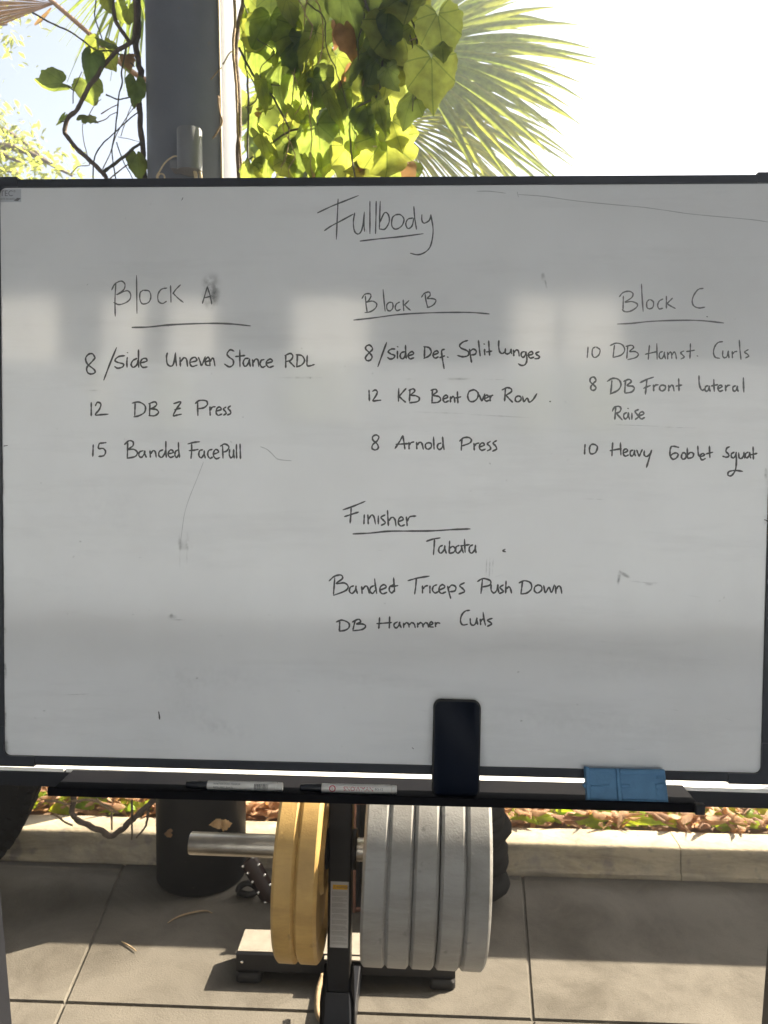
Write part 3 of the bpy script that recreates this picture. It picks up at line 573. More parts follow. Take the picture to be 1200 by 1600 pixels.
# stray pen marks
strokes('pen_mark', S("248,1112 249,1118 249.5,1124"), 0, 0, 1, .0022, MT['ink'])
strokes('pen_mark', S("6,697 9,696.5 12,696|1194,812 1197,813 1200,815|644,1168 646,1170|284,313 286,309"), 0, 0, 1, .0014, MT['ink'])
strokes('pen_mark', S("745,299 765,299 790,302|808,300 810,308|810,304 850,307 900,314 960,320 1000,323.5 1020,326 1048,330 1075,334 1110,337.5 1150,341 1180,344 1200,347"), 0, 0, 1, .0010, MT['ink_ghost'])
strokes('pen_mark', S("407,698 417,702 425,709 433,717 444,719 455,720"), 0, 0, 1, .0011, MT['ink_ghost'])
strokes('pen_mark', S("318,722 308,748 297,775 289,800 285,825 282,850"), 0, 0, 1, .0007, MT['ink_ghost'])
# smears of old ink: thin see-through films with ragged edges
def smear(polys, name='smudge'):
    Lm = Leaves()
    for (cx, cy, hw, hh, ang, a) in polys:
        b0 = len(Lm.V); nx, ny = 8, 8; ca, sa = math.cos(R(ang)), math.sin(R(ang)); _wk[0] += 1
        for j in range(ny+1):
            for i in range(nx+1):
                x, y = (i/nx*2-1), (j/ny*2-1); f = max(0, 1-(x*x+y*y)**.9)
                X, Y = cx+ca*x*hw-sa*y*hh, cy+sa*x*hw+ca*y*hh
                u, v = UV(X, Y); Lm.V.append(B(u, v, .00012+(_wk[0] % 30)*3e-6)); Lm.T.append(f*a); Lm.UV.append((x, y))
        for j in range(ny):
            for i in range(nx): q = b0+j*(nx+1)+i; Lm.F.append((q, q+1, q+nx+2, q+nx+1))
    return Lm.build(name, MT['smear'], wb, smooth=False)
smear([(330, 455, 15, 32, 12, .85), (338, 462, 9, 16, 0, .6), (322, 440, 9, 14, 20, .35)])
smear([(849, 434, 4, 9, -8, .9), (853, 444, 1.6, 8, -12, .9)])
smear([(289, 852, 13, 9, 0, .55), (281, 850, 3, 16, 0, .5), (293, 846, 3.5, 18, 0, .45), (281, 875, 1.2, 14, 0, .5), (292, 872, 1.2, 12, 0, .4)])
smear([(270, 964, 8, 4, 0, .8), (278, 968.5, 12, 1, 0, .7), (268, 962, 2.5, 5, 0, .8)])
smear([(760, 886, 1.2, 16, 3, .7), (765, 888, 1.4, 18, 2, .8), (770, 884, 1.2, 15, 3, .7), (762, 915, 8, 18, 3, .3)])
smear([(967, 902, 3, 13, 8, .95), (976, 898, 11, 3.5, 28, .8), (998, 909, 15, 1.6, 6, .8), (1018, 912, 12, 3.4, -5, .5)])
for q_ in [(640, 592, 12, 1.6, 0, .5), (715, 592, 24, 2.2, 0, .7), (770, 593, 22, 1.2, 0, .45), (690, 645, 45, 1.2, 2, .4), (780, 650, 60, 1.2, 3, .45), (740, 549, 30, 3, 0, .2)]: smear([q_])
for q_ in [(330, 1060, 120, 22, 4, .12), (300, 1110, 60, 40, 30, .10), (360, 1140, 50, 16, 10, .14), (470, 590, 40, 2, 0, .4), (145, 610, 14, 1.5, 0, .5), (120, 1085, 22, 1.2, -2, .5)]: smear([q_])
for q_ in [(1000, 665, 60, 1, 2, .5), (1060, 668, 30, 1, 1, .5), (930, 780, 20, 1.2, 2, .5), (900, 1130, 200, 30, 3, .10), (960, 1050, 120, 20, -3, .08), (560, 1060, 120, 14, 3, .07), (170, 790, 90, 60, 10, .05)]: smear([q_])
rs = random.Random(21); sp = []
for i in range(80):
    x, y = rs.uniform(15, 1185), rs.uniform(560, 1190) if rs.random() < .8 else rs.uniform(310, 560)
    s_ = rs.uniform(.7, 1.9); sp.append((x, y, s_*rs.uniform(.8, 2), s_*.8, rs.uniform(0, 180), rs.uniform(.3, 1)))
for i in range(26):
    s_ = rs.uniform(4, 14); sp.append((rs.uniform(20, 1180), rs.uniform(720, 1180), s_, rs.uniform(.5, 1), rs.uniform(-20, 20), rs.uniform(.2, .5)))
# worn ink along the two side edges of the frame
for y in (722, 760, 795, 818, 890, 940, 985, 1040, 1050, 1120, 1165): sp.append((2+(y-700)*.016, y, rs.uniform(2, 5), rs.uniform(6, 18), 0, .9))
for y in (740, 812, 1090, 1150, 1170): sp.append((1197-(y-700)*.013, y, 3, rs.uniform(5, 14), 0, .8))
smear(sp, 'specks')['kind'] = 'stuff'
# ------------------------------------------------------------------ things on the pen tray
def rounded(wd, ht, r, n=7):
    P = []
    for cx, cy, a0 in ((wd/2-r, ht/2-r, 0), (-wd/2+r, ht/2-r, 90), (-wd/2+r, -ht/2+r, 180), (wd/2-r, -ht/2+r, 270)):
        for k in range(n+1):
            a = R(a0+90*k/n); P.append((cx+r*math.cos(a), cy+r*math.sin(a)))
    return P
# phone leaning on the board: top edge touches the panel, bottom stands on the tray
top = BP(714.5, 1093.5, .0090); bot = K(711.5, 1244, 1.150); bot.z = TRAY_Z+.001
axis = (top-bot); H_ = axis.length; ev = axis.normalized(); eu = (BU-ev*BU.dot(ev)).normalized(); en = eu.cross(ev)
if en.y > 0: en = -en
pc = (top+bot)/2
ph = empty('smartphone', bot, 'black smartphone standing on the pen tray and leaning against the whiteboard', 'phone')
def roundslab(w_, h_, r, d0, d1, ch, mb):
    rings = [(w_-2*ch, h_-2*ch, d0), (w_, h_, d0+ch*(1 if d1 > d0 else -1)), (w_, h_, d1-ch*(1 if d1 > d0 else -1)), (w_-2*ch, h_-2*ch, d1)]
    V = []; F = []
    for (a, b_, d) in rings:
        for x, y in rounded(a, b_, max(.001, r-(w_-a)/2)): V.append(pc+eu*x+ev*y+en*d)
    n = len(V)//4
    for i in range(3):
        for k in range(n): F.append((i*n+k, i*n+(k+1) % n, (i+1)*n+(k+1) % n, (i+1)*n+k))
    F.append(tuple(range(n))); F.append(tuple(range(3*n, 4*n)))
    mb.add(V, F, True); return mb
roundslab(.0735, H_, .0125, -.0088, .0012, .0016, MB()).build('case', MT['case'], ph, sharp=45)
roundslab(.0685, H_-.005, .0105, .0011, .0018, .0002, MB()).build('screen', MT['phone'], ph, sharp=45)
# markers
def marker(p_l, p_r, label, kind):
    a, b_ = K(*p_l, 1.158), K(*p_r, 1.158); r = .0072
    a.z = b_.z = TRAY_Z+r+.0002
    d = (b_-a).normalized(); L_ = (b_-a).length
    t_ = empty('marker_pen', a, label, 'marker', 'marker pens on the pen tray')
    MB().lathe([(0, .0005), (0, r*.96), (.0008, r), (L_-.010, r), (L_-.0095, r*.9), (L_-.0085, r*.9), (L_-.008, r*.98), (L_-.001, r*.94), (L_, r*.8), (L_, .0003)], a, d, 28).build('barrel', MT['white'], t_, sharp=40)
    MB().lathe([(-.034, .0003), (-.034, r*.66), (-.033, r*.75), (-.004, r*.92), (-.0002, r*.97), (-.0002, .001)], a, d, 28).build('cap', MT['frame'], t_, sharp=40)
    # print follows the barrel: small marks bent round the side that faces the camera
    def curve_print(me_o, x0, ang0):
        return me_o
    up = Vector((0, -.40, .917)); fw = d.cross(up); 
    nrm = Vector((0, -.917, -.40))*-1
    face = Vector((0, -.94, .34)).normalized(); ey = d.cross(face)*-1
    ey = Vector((0, .34, .94))
    def T(body, size, mt, x, y):
        o = text_mesh(body, size, mt, a+d*x+ey*y+Vector((0, 0, 0)), d, ey, 'print', t_)
        for v in o.data.vertices:       # wrap onto the cylinder
            q = v.co-a; s_ = q.dot(d); h_ = q.dot(ey); an = h_/r
            v.co = a+d*s_+(face*math.cos(an)+ey*math.sin(an))*(r+.00025)
        return o
    if kind == 0:
        T('WHITEBOARD MARKER', .0040, MT['print'], .010, .0028); T('REFILLABLE  BLACK', .0036, MT['print'], .010, -.0022)
        bars = MB(); rb = random.Random(5); x = .074
        while x < .096:
            w_ = rb.choice([.0005, .0009, .0014])
            for (h0, h1) in ((-.004, -.0013), (-.0013, .0013), (.0013, .004)):
                bars.add([a+d*(x+(w_ if i in (1, 2) else 0))+(face*math.cos(h/r)+ey*math.sin(h/r))*(r+.0002) for i, h in ((0, h0), (1, h0), (2, h1), (3, h1))], [(0, 1, 2, 3)])
            x += w_+rb.choice([.0005, .0008])
        bars.build('bar_code', MT['print'], t_)
    else:
        T('SNOWMAN', .0088, MT['red'], .034, 0); T('BG-12', .0048, MT['print'], .083, .0005)
        rg = MB()
        for k in range(24):
            q = []
            for aa, rad in ((k, .0052), (k+1, .0052), (k+1, .0035), (k, .0035)):
                s_ = .017+math.cos(aa/24*6.2832)*rad; h_ = math.sin(aa/24*6.2832)*rad
                q.append(a+d*s_+(face*math.cos(h_/r)+ey*math.sin(h_/r))*(r+.0002))
            rg.add(q, [(0, 1, 2, 3)])
        q0 = MB()
        rg.build('emblem', MT['red'], t_)
        T('S', .0052, MT['red'], .0154, 0)
marker((325, 1229), (442, 1232), 'white marker pen with black print and a bar code, left of the red printed one', 0)
marker((503, 1234), (620, 1237), 'white marker pen with red emblem and red lettering on its barrel', 1)
# blue eraser: moulded shell with ridges, standing on the tray against the board
e_t = empty('board_eraser', K(978, 1255, 1.15), 'blue moulded eraser shell lying on the pen tray beside the phone', 'eraser')
ebl, ebr, etl = K(917, 1254, 1.142), K(1044, 1257, 1.142), BP(919, 1200, .012)
ebl.z = ebr.z = (TRAY_Z+.0015)
exu = Vector((1, 0, 0)); eyv = Vector((0, etl.y-ebl.y, etl.z-ebl.z)); EH = eyv.length; eyv.normalize(); enn = exu.cross(eyv)
EW = (ebr-ebl).length; erot = Matrix((exu, eyv, enn)).transposed()
def eb(mb, x0, x1, y0, y1, z0, z1, bev=.001): return mb.box(ebl+exu*(x0+x1)/2*1+eyv*(y0+y1)/2+enn*(z0+z1)/2, (x1-x0, y1-y0, z1-z0), bev, erot)
sh = MB(); hw = EW*.405
eb(sh, .003, EW, 0, EH, -.016, 0, .0015)
sh.build('shell', MT['blue'], e_t)
rd = MB()
eb(rd, 0, .007, .001, EH+.002, -.010, .0035, .0018); eb(rd, hw-.003, hw+.003, .0005, EH, -.006, .0045, .0018)
eb(rd, hw+.0032, EW-.001, EH-.007, EH-.0005, -.006, .0048, .002); eb(rd, hw+.0032, EW-.001, .0003, .0065, -.006, .0042, .0018)
eb(rd, .0072, hw-.0032, EH-.0042, EH-.001, -.004, .0015, .0009); eb(rd, .0072, hw-.0032, .001, .0038, -.004, .0012, .0009)
rd.build('ridge', MT['blue'], e_t)
tb = MB()
eb(tb, .008, hw*.72, EH*.475, EH*.52, -.003, .0022, .0009); eb(tb, hw+.0034, hw+.017, EH*.45, EH*.56, -.004, .0035, .0012)
eb(tb, EW-.016, EW-.004, EH*.46, EH*.60, -.004, .0038, .0014); eb(tb, EW-.016, EW-.012, EH*.25, EH*.455, -.003, .0025, .0009)
eb(tb, EW-.013, EW-.004, EH*.74, EH*.80, -.003, .0018, .0008)
tip = MB(); tip.prism([ebl+exu*.0005+eyv*(EH*.40)-enn*.008, ebl-exu*.0045+eyv*(EH*.50)-enn*.008, ebl+exu*.0005+eyv*(EH*.60)-enn*.008], enn*.008)
tb.build('tab', MT['blue'], e_t); tip.build('side_lug', MT['blue'], e_t)
for c_ in e_t.children:                # the soft moulding is a little out of true
    for v in c_.data.vertices: q_ = v.co*38; v.co += Vector((noise.noise(q_), noise.noise(q_+Vector((7, 0, 0)))*.5, noise.noise(q_+Vector((0, 5, 0)))))*.0024

# ------------------------------------------------------------------ plate rack
RY = 1.65
hub = K(533, 1326, RY)
lean_r = R(.55)                           # the loaded rack leans a little to the right
RM = Matrix.Translation(hub) @ Matrix.Rotation(lean_r, 4, 'Y')
rack = empty('plate_rack', (hub.x, RY, 0), 'black steel weight plate storage rack with a warning label on its post', 'plate rack')
def RP(x, y, z): return RM @ Vector((x, y, z))
Rr = RM.to_3x3(); hz = hub.z
def rb_(mb, c, s_, bev=.002): return mb.box(RP(*c), s_, bev, Rr)
zt, zb = 1.02-hz, .205-hz
rb_(MB(), (0, 0, (zt+zb)/2), (.052, .052, zt-zb), .004).build('post', MT['black'], rack)
for s_ in (-1, 1):
    MB().lathe([(.0265, .0), (.0265, .041), (.028, .043), (.034, .043), (.036, .041), (.036, .031), (.0362, .001)], hub, Rr @ Vector((s_, 0, 0)), 40).build('collar', MT['rubber'], rack, sharp=40)
MB().lathe([(.036, .001), (.036, .0245), (.3375, .0245), (.3395, .0235), (.3395, .018), (.334, .0175), (.333, .001)], hub, Rr @ Vector((-1, 0, 0)), 48).build('sleeve', MT['steel'], rack, sharp=40)
MB().lathe([(.036, .001), (.036, .0245), (.327, .0245), (.331, .0235), (.331, .001)], hub, Rr @ Vector((1, 0, 0)), 48).build('sleeve', MT['steel'], rack, sharp=40)
# upper pair of pegs, behind the board
up = hub+Vector((0, 0, .36))
bt = MB(); bt.box((hub.x, RY, 1.015), (.056, .056, .012), .003); bt.build('post_cap', MT['rubber'], rack)
# foot: side cheeks round the post, long beam towards the camera and back, rear cross channel
fx = hub.x+math.sin(lean_r)*(-hz)*1
for s_ in (-1, 1):
    ck = MB(); P = [(RY-.034, .055), (RY+.034, .055), (RY+.034, .215)]
    for k in range(1, 8): a = math.pi*k/8; P.append((RY+.034*math.cos(a), .215+.034*math.sin(a)))
    P += [(RY-.034, .215), (RY-.036, .19)]
    ck.prism([(fx+s_*.0265+s_*.0055*(z < .2), y, z) for y, z in P], (s_*.006, 0, 0)); ck.build('cheek_plate', MT['tray'], rack)
fp = MB(); fp.prism([(fx-.0255, RY-.0265, .205), (fx+.0255, RY-.0265, .205), (fx+.033, RY-.05, .05), (fx-.033, RY-.05, .05)], (0, .006, 0)); fp.build('front_plate', MT['frame'], rack)
bm_ = MB(); bm_.box((fx, 1.62, .038), (.065, .66, .055), .003); bm_.build('base_beam', MT['black'], rack)
l0, r0 = FL(369, 1532), FL(711, 1543)
ry0 = 1.937
ch = MB(); cxm, cw = (l0.x+r0.x)/2, (r0.x-l0.x)
ch.prism([(l0.x, ry0, .026), (l0.x, ry0+.105, .026), (l0.x, ry0+.105, .071), (l0.x, ry0+.100, .076), (l0.x, ry0+.004, .076), (l0.x, ry0, .072)], (cw, 0, 0))
ch.build('rear_foot', MT['foot'], rack, sharp=30)
MB().box((cxm, ry0+.0525, .0775), (cw-.004, .094, .0025), .001).build('foot_top', MT['pale_top'], rack)
lp = MB(); lp.box((fx+.02, ry0-.006, .0745), (.17, .016, .004), .0008); lp.build('weld_tab', MT['pale_top'], rack)
for x in (l0.x+.034, r0.x-.034):
    pd = MB(); V = []; F = []
    rg = [(0, .0), (.002, 0), (.022, .001), (.0265, .004)]
    pr = rounded(.070, .085, .014)
    for (z, ins) in ((0, .002), (.003, 0), (.020, 0), (.0265, .004)):
        for px, py in pr: V.append((x+px*(1-ins/.035), ry0+.030+py*(1-ins/.035), z))
    n = len(pr)
    for i in range(3):
        for k in range(n): F.append((i*n+k, i*n+(k+1) % n, (i+1)*n+(k+1) % n, (i+1)*n+k))
    F += [tuple(range(n)), tuple(range(3*n, 4*n))]
    pd.add(V, F, True); pd.build('foot_pad', MT['rubber'], rack, sharp=40)
bo = MB(); bo.lathe([(0, .0005), (.0, .005), (.003, .0045), (.004, .003), (.004, .0003)], (l0.x+.016, ry0, .052), (0, -1, 0), 14); bo.build('bolt', MT['stud'], rack)
hk = MB(); hk.tube(crom([(fx-.058, RY+.20, .085), (fx-.066, RY+.16, .07), (fx-.062, RY+.12, .045), (fx-.045, RY+.11, .03), (fx-.038, RY+.13, .04)], 5), .007, 8); hk.build('hook', MT['stem'], rack)
# warning label on the post
lw, lh = .040, .152
lc = (0.0005, -.0262, K(533, 1429, RY-.026).z-hz)
lb = MB(); lb.box(RP(lc[0], lc[1]-.0004, lc[2]), (lw, .0006, lh), 0, Rr); lb = lb.build('warning_label', MT['label'], rack)
hd = MB(); hd.box(RP(lc[0]+.001, lc[1]-.0009, lc[2]+lh/2-.0125), (lw*.82, .0004, .0105), 0, Rr); hd.build('label_header', MT['orange'], lb)
text_mesh('⚠WARNING', .0078, MT['print'], RP(lc[0]-.0155, lc[1]-.0013, lc[2]+lh/2-.0125), Rr @ Vector((1, 0, 0)), Rr @ Vector((0, 0, 1)), 'label_text', lb, squash=.78)
# the small print is too small to read in the photo: rows of tiny dashes
pt = MB(); rl = random.Random(4); z = lc[2]+lh/2-.024; k = 0
while z > lc[2]-lh/2+.006:
    x = -lw*.42; end = lw*.42*rl.choice([1, 1, 1, .5, .8])
    while x < end:
        w_ = rl.uniform(.0012, .0042); x2 = min(x+w_, end)
        pt.box(RP(lc[0]+(x+x2)/2, lc[1]-.0009, z), (x2-x, .0003, .0011), 0, Rr); x = x2+.0008
    k += 1; z -= .0026 if k % 4 else .0052
pt.build('label_text', MT['smallprint'], lb)

# ------------------------------------------------------------------ weight plates: rubber disc, steel bore ring
def plate_mesh(th, name, m_):
    h = th/2; ch_ = .0055; R_ = .225
    prof = [(-h+.004, .026), (-h+.004, .075), (-h+.001, .080), (-h+.001, .088), (-h+.010, .094), (-h+.010, .185), (-h+.0015, .195), (-h, .198), (-h, R_-ch_-.002), (-h+.0012, R_-ch_),
            (-h+ch_, R_-.0008), (-h+ch_+.0012, R_), (h-ch_-.0012, R_), (h-ch_, R_-.0008), (h-.0012, R_-ch_), (h, R_-ch_-.002), (h, .198), (h-.0015, .195), (h-.010, .185), (h-.010, .094), (h-.001, .088), (h-.001, .080), (h-.004, .075), (h-.004, .026)]
    mb = MB(); mb.lathe(prof, (0, 0, 0), (1, 0, 0), 128, close=True)
    o = mb.build(name, m_, sharp=28); return o
def make_plate(th, m_, label, group):
    t_ = empty('weight_plate', (0, 0, 0), label, 'weight plate', group)
    d = plate_mesh(th, 'rubber_disc', m_); d.parent = t_
    h = th/2
    rg = MB(); rg.lathe([(-h+.002, .0253), (-h+.002, .040), (h-.002, .040), (h-.002, .0253)], (0, 0, 0), (1, 0, 0), 64, close=True)
    q = rg.build('bore_ring', MT['steel'], sharp=30); q.parent = t_
    return t_
def copy_thing(t_, label):
    n = t_.copy(); COL.objects.link(n); n['label'] = label
    for c in t_.children:
        d = c.copy(); COL.objects.link(d); d.parent = n
    return n
def place_plate(t_, x, droop=0.0, rotx=0):
    t_.matrix_basis = RM @ Matrix.Translation((x, 0, -.0008)) @ Matrix.Rotation(droop, 4, 'Y') @ Matrix.Rotation(rotx, 4, 'X')
def px_x(px):                           # x of a rim edge (nearest point of the rim) measured from the hub
    return (K(px, 1400, RY-.222)-hub).x + .074*math.tan(lean_r)
ya, ybm, yc = px_x(421), px_x(457.5), px_x(493)
gy = 'yellow weight plates on the rack'
y1 = make_plate(ybm-ya-.0008, MT['yellow'], 'yellow rubber weight plate, outer one on the bare steel sleeve', gy)
place_plate(y1, (ya+ybm)/2, R(1.0))
y2 = copy_thing(y1, 'yellow rubber weight plate, inner one facing the rack post'); place_plate(y2, (ybm+yc)/2, R(1.0), 1.3)
ed = [563.5, 602.5, 643, 685.5, 728, 768.5]; ex_ = [px_x(p) for p in ed]; th = (ex_[-1]-ex_[0])/5-.0006
gs = 'grey weight plates on the rack'
names = ['grey rubber weight plate next to the rack post', 'grey weight plate, second from the rack post', 'grey weight plate in the middle of the five', 'grey weight plate, second from the outer end of the sleeve', 'grey rubber weight plate at the outer end, its far rim catching the sun']
s1 = None
for i in range(5):
    if s1 is None: s1 = make_plate(th, MT['silver'], names[0], gs); t_ = s1
    else: t_ = copy_thing(s1, names[i])
    place_plate(t_, (ex_[i]+ex_[i+1])/2, R(1.1), i*1.1)
print('plate th', ybm-ya, th, 'hub', hub, 'sleeve ends', (K(303, 1322, RY)-hub).x, ex_[-1])
# ------------------------------------------------------------------ column with its lamp
cb_ = FL(316, 1405); CX, CY, CR = cb_.x*(cb_.y+.145)/cb_.y, cb_.y+.145, .1455
colm = empty('steel_column', (CX, CY, 0), 'round grey steel column rising behind the whiteboard, overgrown with vines', 'column')
MB().lathe([(0.98, 0.001), (.98, CR-.002), (3.28, CR-.002), (3.28, 0.001)], (CX, CY, 0), (0, 0, 1), 96).build('shaft', MT['column'], colm, sharp=40)
MB().lathe([(0, .001), (0, CR-.010), (.004, CR-.004), (.012, CR), (1.0, CR), (1.0, 0.001)], (CX, CY, 0), (0, 0, 1), 96).build('shaded_base', MT['sleeve'], colm, sharp=40)  # lower end of the column, darkened in colour to stand for shade
ly = CY-CR-.050
lt, lbm = K(296, 203, ly), K(296, 268, ly)
lamp = empty('column_lamp', (lt.x, ly, lbm.z), 'small grey cylinder lamp on a bracket at the front of the column', 'lamp')
r_ = (K(315, 235, ly)-K(277, 235, ly)).length/2; hh = lt.z-lbm.z
MB().lathe([(0, .001), (0, r_), (hh*.55, r_), (hh*.552, r_*1.006), (hh-.003, r_*1.006), (hh, r_*.97), (hh, r_*.86), (hh-.004, r_*.84), (hh-.004, .001)], (lt.x, ly, lbm.z), (0, 0, 1), 48).build('lamp_body', MT['lamp'], lamp, sharp=35)
b0, b1 = K(272, 252, ly+.01), K(272, 265, ly+.01)
MB().box(((b0.x+lt.x)/2-.004, ly+.022, (b0.z+b1.z)/2), (abs(b0.x-lt.x)+.012, .05, b0.z-b1.z), .002).build('bracket', MT['lamp'], lamp)
MB().tube(crom([K(278, 244, ly-.005), K(270, 245, ly-.01), K(258, 254, ly-.012), K(249, 268, ly-.01), K(245, 276, ly), K(249, 285, ly+.02), K(258, 295, ly+.03)], 6), .0022, 8).build('wire', MT['cable'], lamp)
rgm = MB(); rc = K(252, 277, ly-.005); rgm.tube([rc+Vector((math.cos(a/20*6.283)*.010, 0, math.sin(a/20*6.283)*.010)) for a in range(21)], .0022, 8, cap=False); rgm.build('cable_ring', MT['cable'], lamp)
for (px, w__) in ((305, .0065), (313, .0052)):
    MB().tube(crom([K(px-1, 266, ly), K(px+1, 276, ly), K(px+1, 292, ly+.01), K(px, 310, ly+.03)], 4), w__*.8, 10).build('cable', MT['cable'], lamp)
# pale conduit clipped to the sunny side of the column
def on_col(px, py, off=.003):             # point on the column's skin under a pixel
    q = ray(px, py); ox, oy = EYE.x-CX, EYE.y-CY; r__ = CR-.002+off
    A_ = q.x**2+q.y**2; B_ = 2*(ox*q.x+oy*q.y); C_ = ox*ox+oy*oy-r__*r__; D_ = max(0, B_*B_-4*A_*C_)
    return EYE+q*((-B_-math.sqrt(D_))/(2*A_))
pa, pb_ = on_col(341.5, 0), on_col(347, 275); d_ = (pb_-pa)/(pb_.z-pa.z)
MB().tube([pa+d_*(3.25-pa.z), pa+d_*(1.0-pa.z)], .0032, 10).build('conduit', MT['cable'], colm)

# ------------------------------------------------------------------ vines
def vine_line(pxs, y, r0, r1, m_, name, parent, per=5, wob=.0):
    P = [K(a, b, (y if not isinstance(y, (list, tuple)) else y[min(i, len(y)-1)])) for i, (a, b) in enumerate(pxs)]
    P = crom(P, per); n = len(P)
    for i, p in enumerate(P):
        P[i] = p+Vector((noise.noise(p*40), noise.noise(p*40+Vector((9, 0, 0))), noise.noise(p*40+Vector((0, 7, 0)))))*wob
    rad = [(r0+(r1-r0)*i/(n-1))*(1+.25*noise.noise(Vector((i*.9, r0*999, 1)))) for i in range(n)]
    return MB().tube(P, rad, 7).build(name, m_, parent)
LV = empty('climbing_vine', (CX-.16, CY, 0), 'bare stemmed climbing vine with a few large leaves on the left side of the column', 'vine')
yv = CY-.06
vine_line([(214, -40), (216, 40), (212, 70), (219, 110), (216, 150), (220, 200), (224, 250), (227, 300), (232, 420)], CY, .010, .008, MT['bark'], 'stem', LV, wob=.006)
vine_line([(206, -30), (212, 20), (209, 60), (203, 68), (185, 78), (164, 100), (152, 118), (138, 136), (131, 152), (120, 172), (106, 184), (101, 204), (105, 213), (120, 232), (144, 254), (160, 270), (168, 284), (180, 330)], yv, .0062, .0070, MT['bark'], 'stem', LV, wob=.002)
vine_line([(160, 270), (176, 258), (192, 246), (208, 232), (222, 222)], yv+.01, .0055, .004, MT['stem_dark'], 'stem', LV, wob=.002)
vine_line([(178, -20), (176, 0), (180, 30), (190, 48), (203, 66)], yv+.02, .0060, .0060, MT['bark'], 'stem', LV, wob=.002)
for pts, w_, y_, mm in (
    ([(51, 20), (80, 36), (110, 50), (128, 62), (150, 78), (175, 80), (196, 90), (210, 104)], .0030, yv+.03, 'stem_dark'),
    ([(197, 70), (194, 90), (190, 110), (191, 130), (186, 150), (183, 175), (181, 200), (176, 225), (175, 240), (180, 275), (186, 300)], .0026, yv, 'stem_dark'),
    ([(166, 148), (184, 155), (195, 154), (203, 152)], .0026, yv, 'stem_dark'),
    ([(158, 178), (170, 170), (184, 163)], .0018, yv, 'stem'), ([(148, 192), (165, 186), (172, 180), (184, 174)], .0016, yv, 'stem'),
    ([(145, 300), (146, 260), (150, 240), (160, 225), (178, 208), (200, 188), (218, 174)], .0024, yv+.02, 'stem_dark'),
    ([(160, 265), (172, 240), (182, 210), (200, 180), (216, 160)], .0016, yv+.03, 'stem'),
    ([(182, 222), (192, 250), (205, 275), (215, 300)], .0018, yv+.01, 'stem_dark'),
    ([(111, 272), (122, 260), (139, 258), (138, 250), (130, 215), (129, 196), (138, 182), (148, 164), (158, 155)], .0014, yv, 'stem'),
    ([(114, 162), (115, 142), (121, 128), (128, 112)], .0016, yv, 'stem_dark'), ([(104, 133), (115, 142)], .0022, yv, 'stem_dark'),
    ([(165, 285), (190, 264), (215, 248)], .0026, yv+.05, 'stem'), ([(184, 214), (200, 217), (220, 222)], .0011, yv+.02, 'stem'),
    ([(189, 213), (196, 190), (205, 165), (212, 150)], .0012, yv+.02, 'stem'), ([(150, 0), (148, 25), (156, 50), (160, 62)], .0022, yv+.04, 'stem_dark'),
    ([(105, 190), (97, 190), (88, 194)], .0016, yv, 'stem_dark')):
    vine_line(pts, y_, w_, w_*.7, MT[mm], 'tendril', LV, wob=.0015)
LL = Leaves()
def lf(L_, px, py, y, size, ang, face=(0, -1, .1), tint=.4, wide=1.0, fold=.25, curl=.2, seed=1):
    """leaf whose blade centre is seen at px,py; ang: direction of its tip in degrees, 0 right, -90 down"""
    a = R(ang); ax = Vector((math.cos(a), .25*math.sin(seed*3.1), math.sin(a)))
    c = K(px, py, y) - ax.normalized()*size*.38
    L_.leaf(c, ax, face, size, tint, fold, curl, wide, seed)
lf(LL, 80, 131, yv-.02, .105, 182, (.1, -.30, -1), .25, .95, .12, .3, 3)
lf(LL, 140, 140, yv+.03, .098, -65, (.2, -1, .3), .35, 1.0, .2, .1, 4)
lf(LL, 139, 100, yv-.01, .095, -110, (-.2, -1, .2), .0, 1.0, .3, .25, 5)
lf(LL, 141, 184, yv+.0, .062, -20, (.1, -.6, .8), .35, 1.1, .2, .2, 6)
lf(LL, 172, 92, yv+.06, .095, -60, (.5, 1, -.4), .8, 1.0, .2, .2, 7)
lf(LL, 150, 74, yv+.05, .08, -100, (.5, 1, -.4), .6, 1.0, .2, .2, 17)
lf(LL, 165, 64, yv+.02, .075, 160, (0, -.4, 1), .1, 1.0, .25, .2, 8)
lf(LL, 213, 142, yv+.01, .095, -95, (.7, -1, .1), .1, .75, .3, .2, 9)
lf(LL, 216, 258, yv+.02, .10, -80, (.6, -1, .0), .35, .7, .3, .2, 10)
lf(LL, 96, 188, yv, .05, 225, (.8, -.4, .2), .2, .35, .3, .1, 11)
lf(LL, 200, 96, yv+.05, .06, -75, (.6, -1, .1), .3, .8, .3, .2, 12)
lf(LL, 170, 8, yv+.02, .055, -80, (.3, 1, -.5), 1.0, .9, .3, .2, 13)
lf(LL, 205, 28, yv+.06, .07, -80, (.3, 1, -.5), .6, .8, .3, .2, 14)
lf(LL, 190, 20, yv+.09, .08, -60, (.3, 1, -.4), .4, .8, .3, .2, 15)
LL.build('foliage', MT['leaf'], LV)
_dead = []
def dl(px, py, *a):
    Lx = Leaves(); lf(Lx, px, py, *a); _dead.append(Lx)
dl(200, 94, yv+.02, .05, -80, (.2, -1, .2), .3, .9, .4, .6, 2); dl(353, 1288, CY-CR-.02, .034, 20, (.2, -.7, .6), .8, 1, .3, .4, 2); dl(262, 1302, CY-CR-.0, .028, 190, (.2, -.8, .5), .05, 1, .3, .4, 3); dl(338, 1286, CY-CR-.015, .045, 170, (.2, -.5, .8), .7, .8, .3, .4, 6)
for Lx in _dead: Lx.build('dead_leaf', MT['dry'], LV)

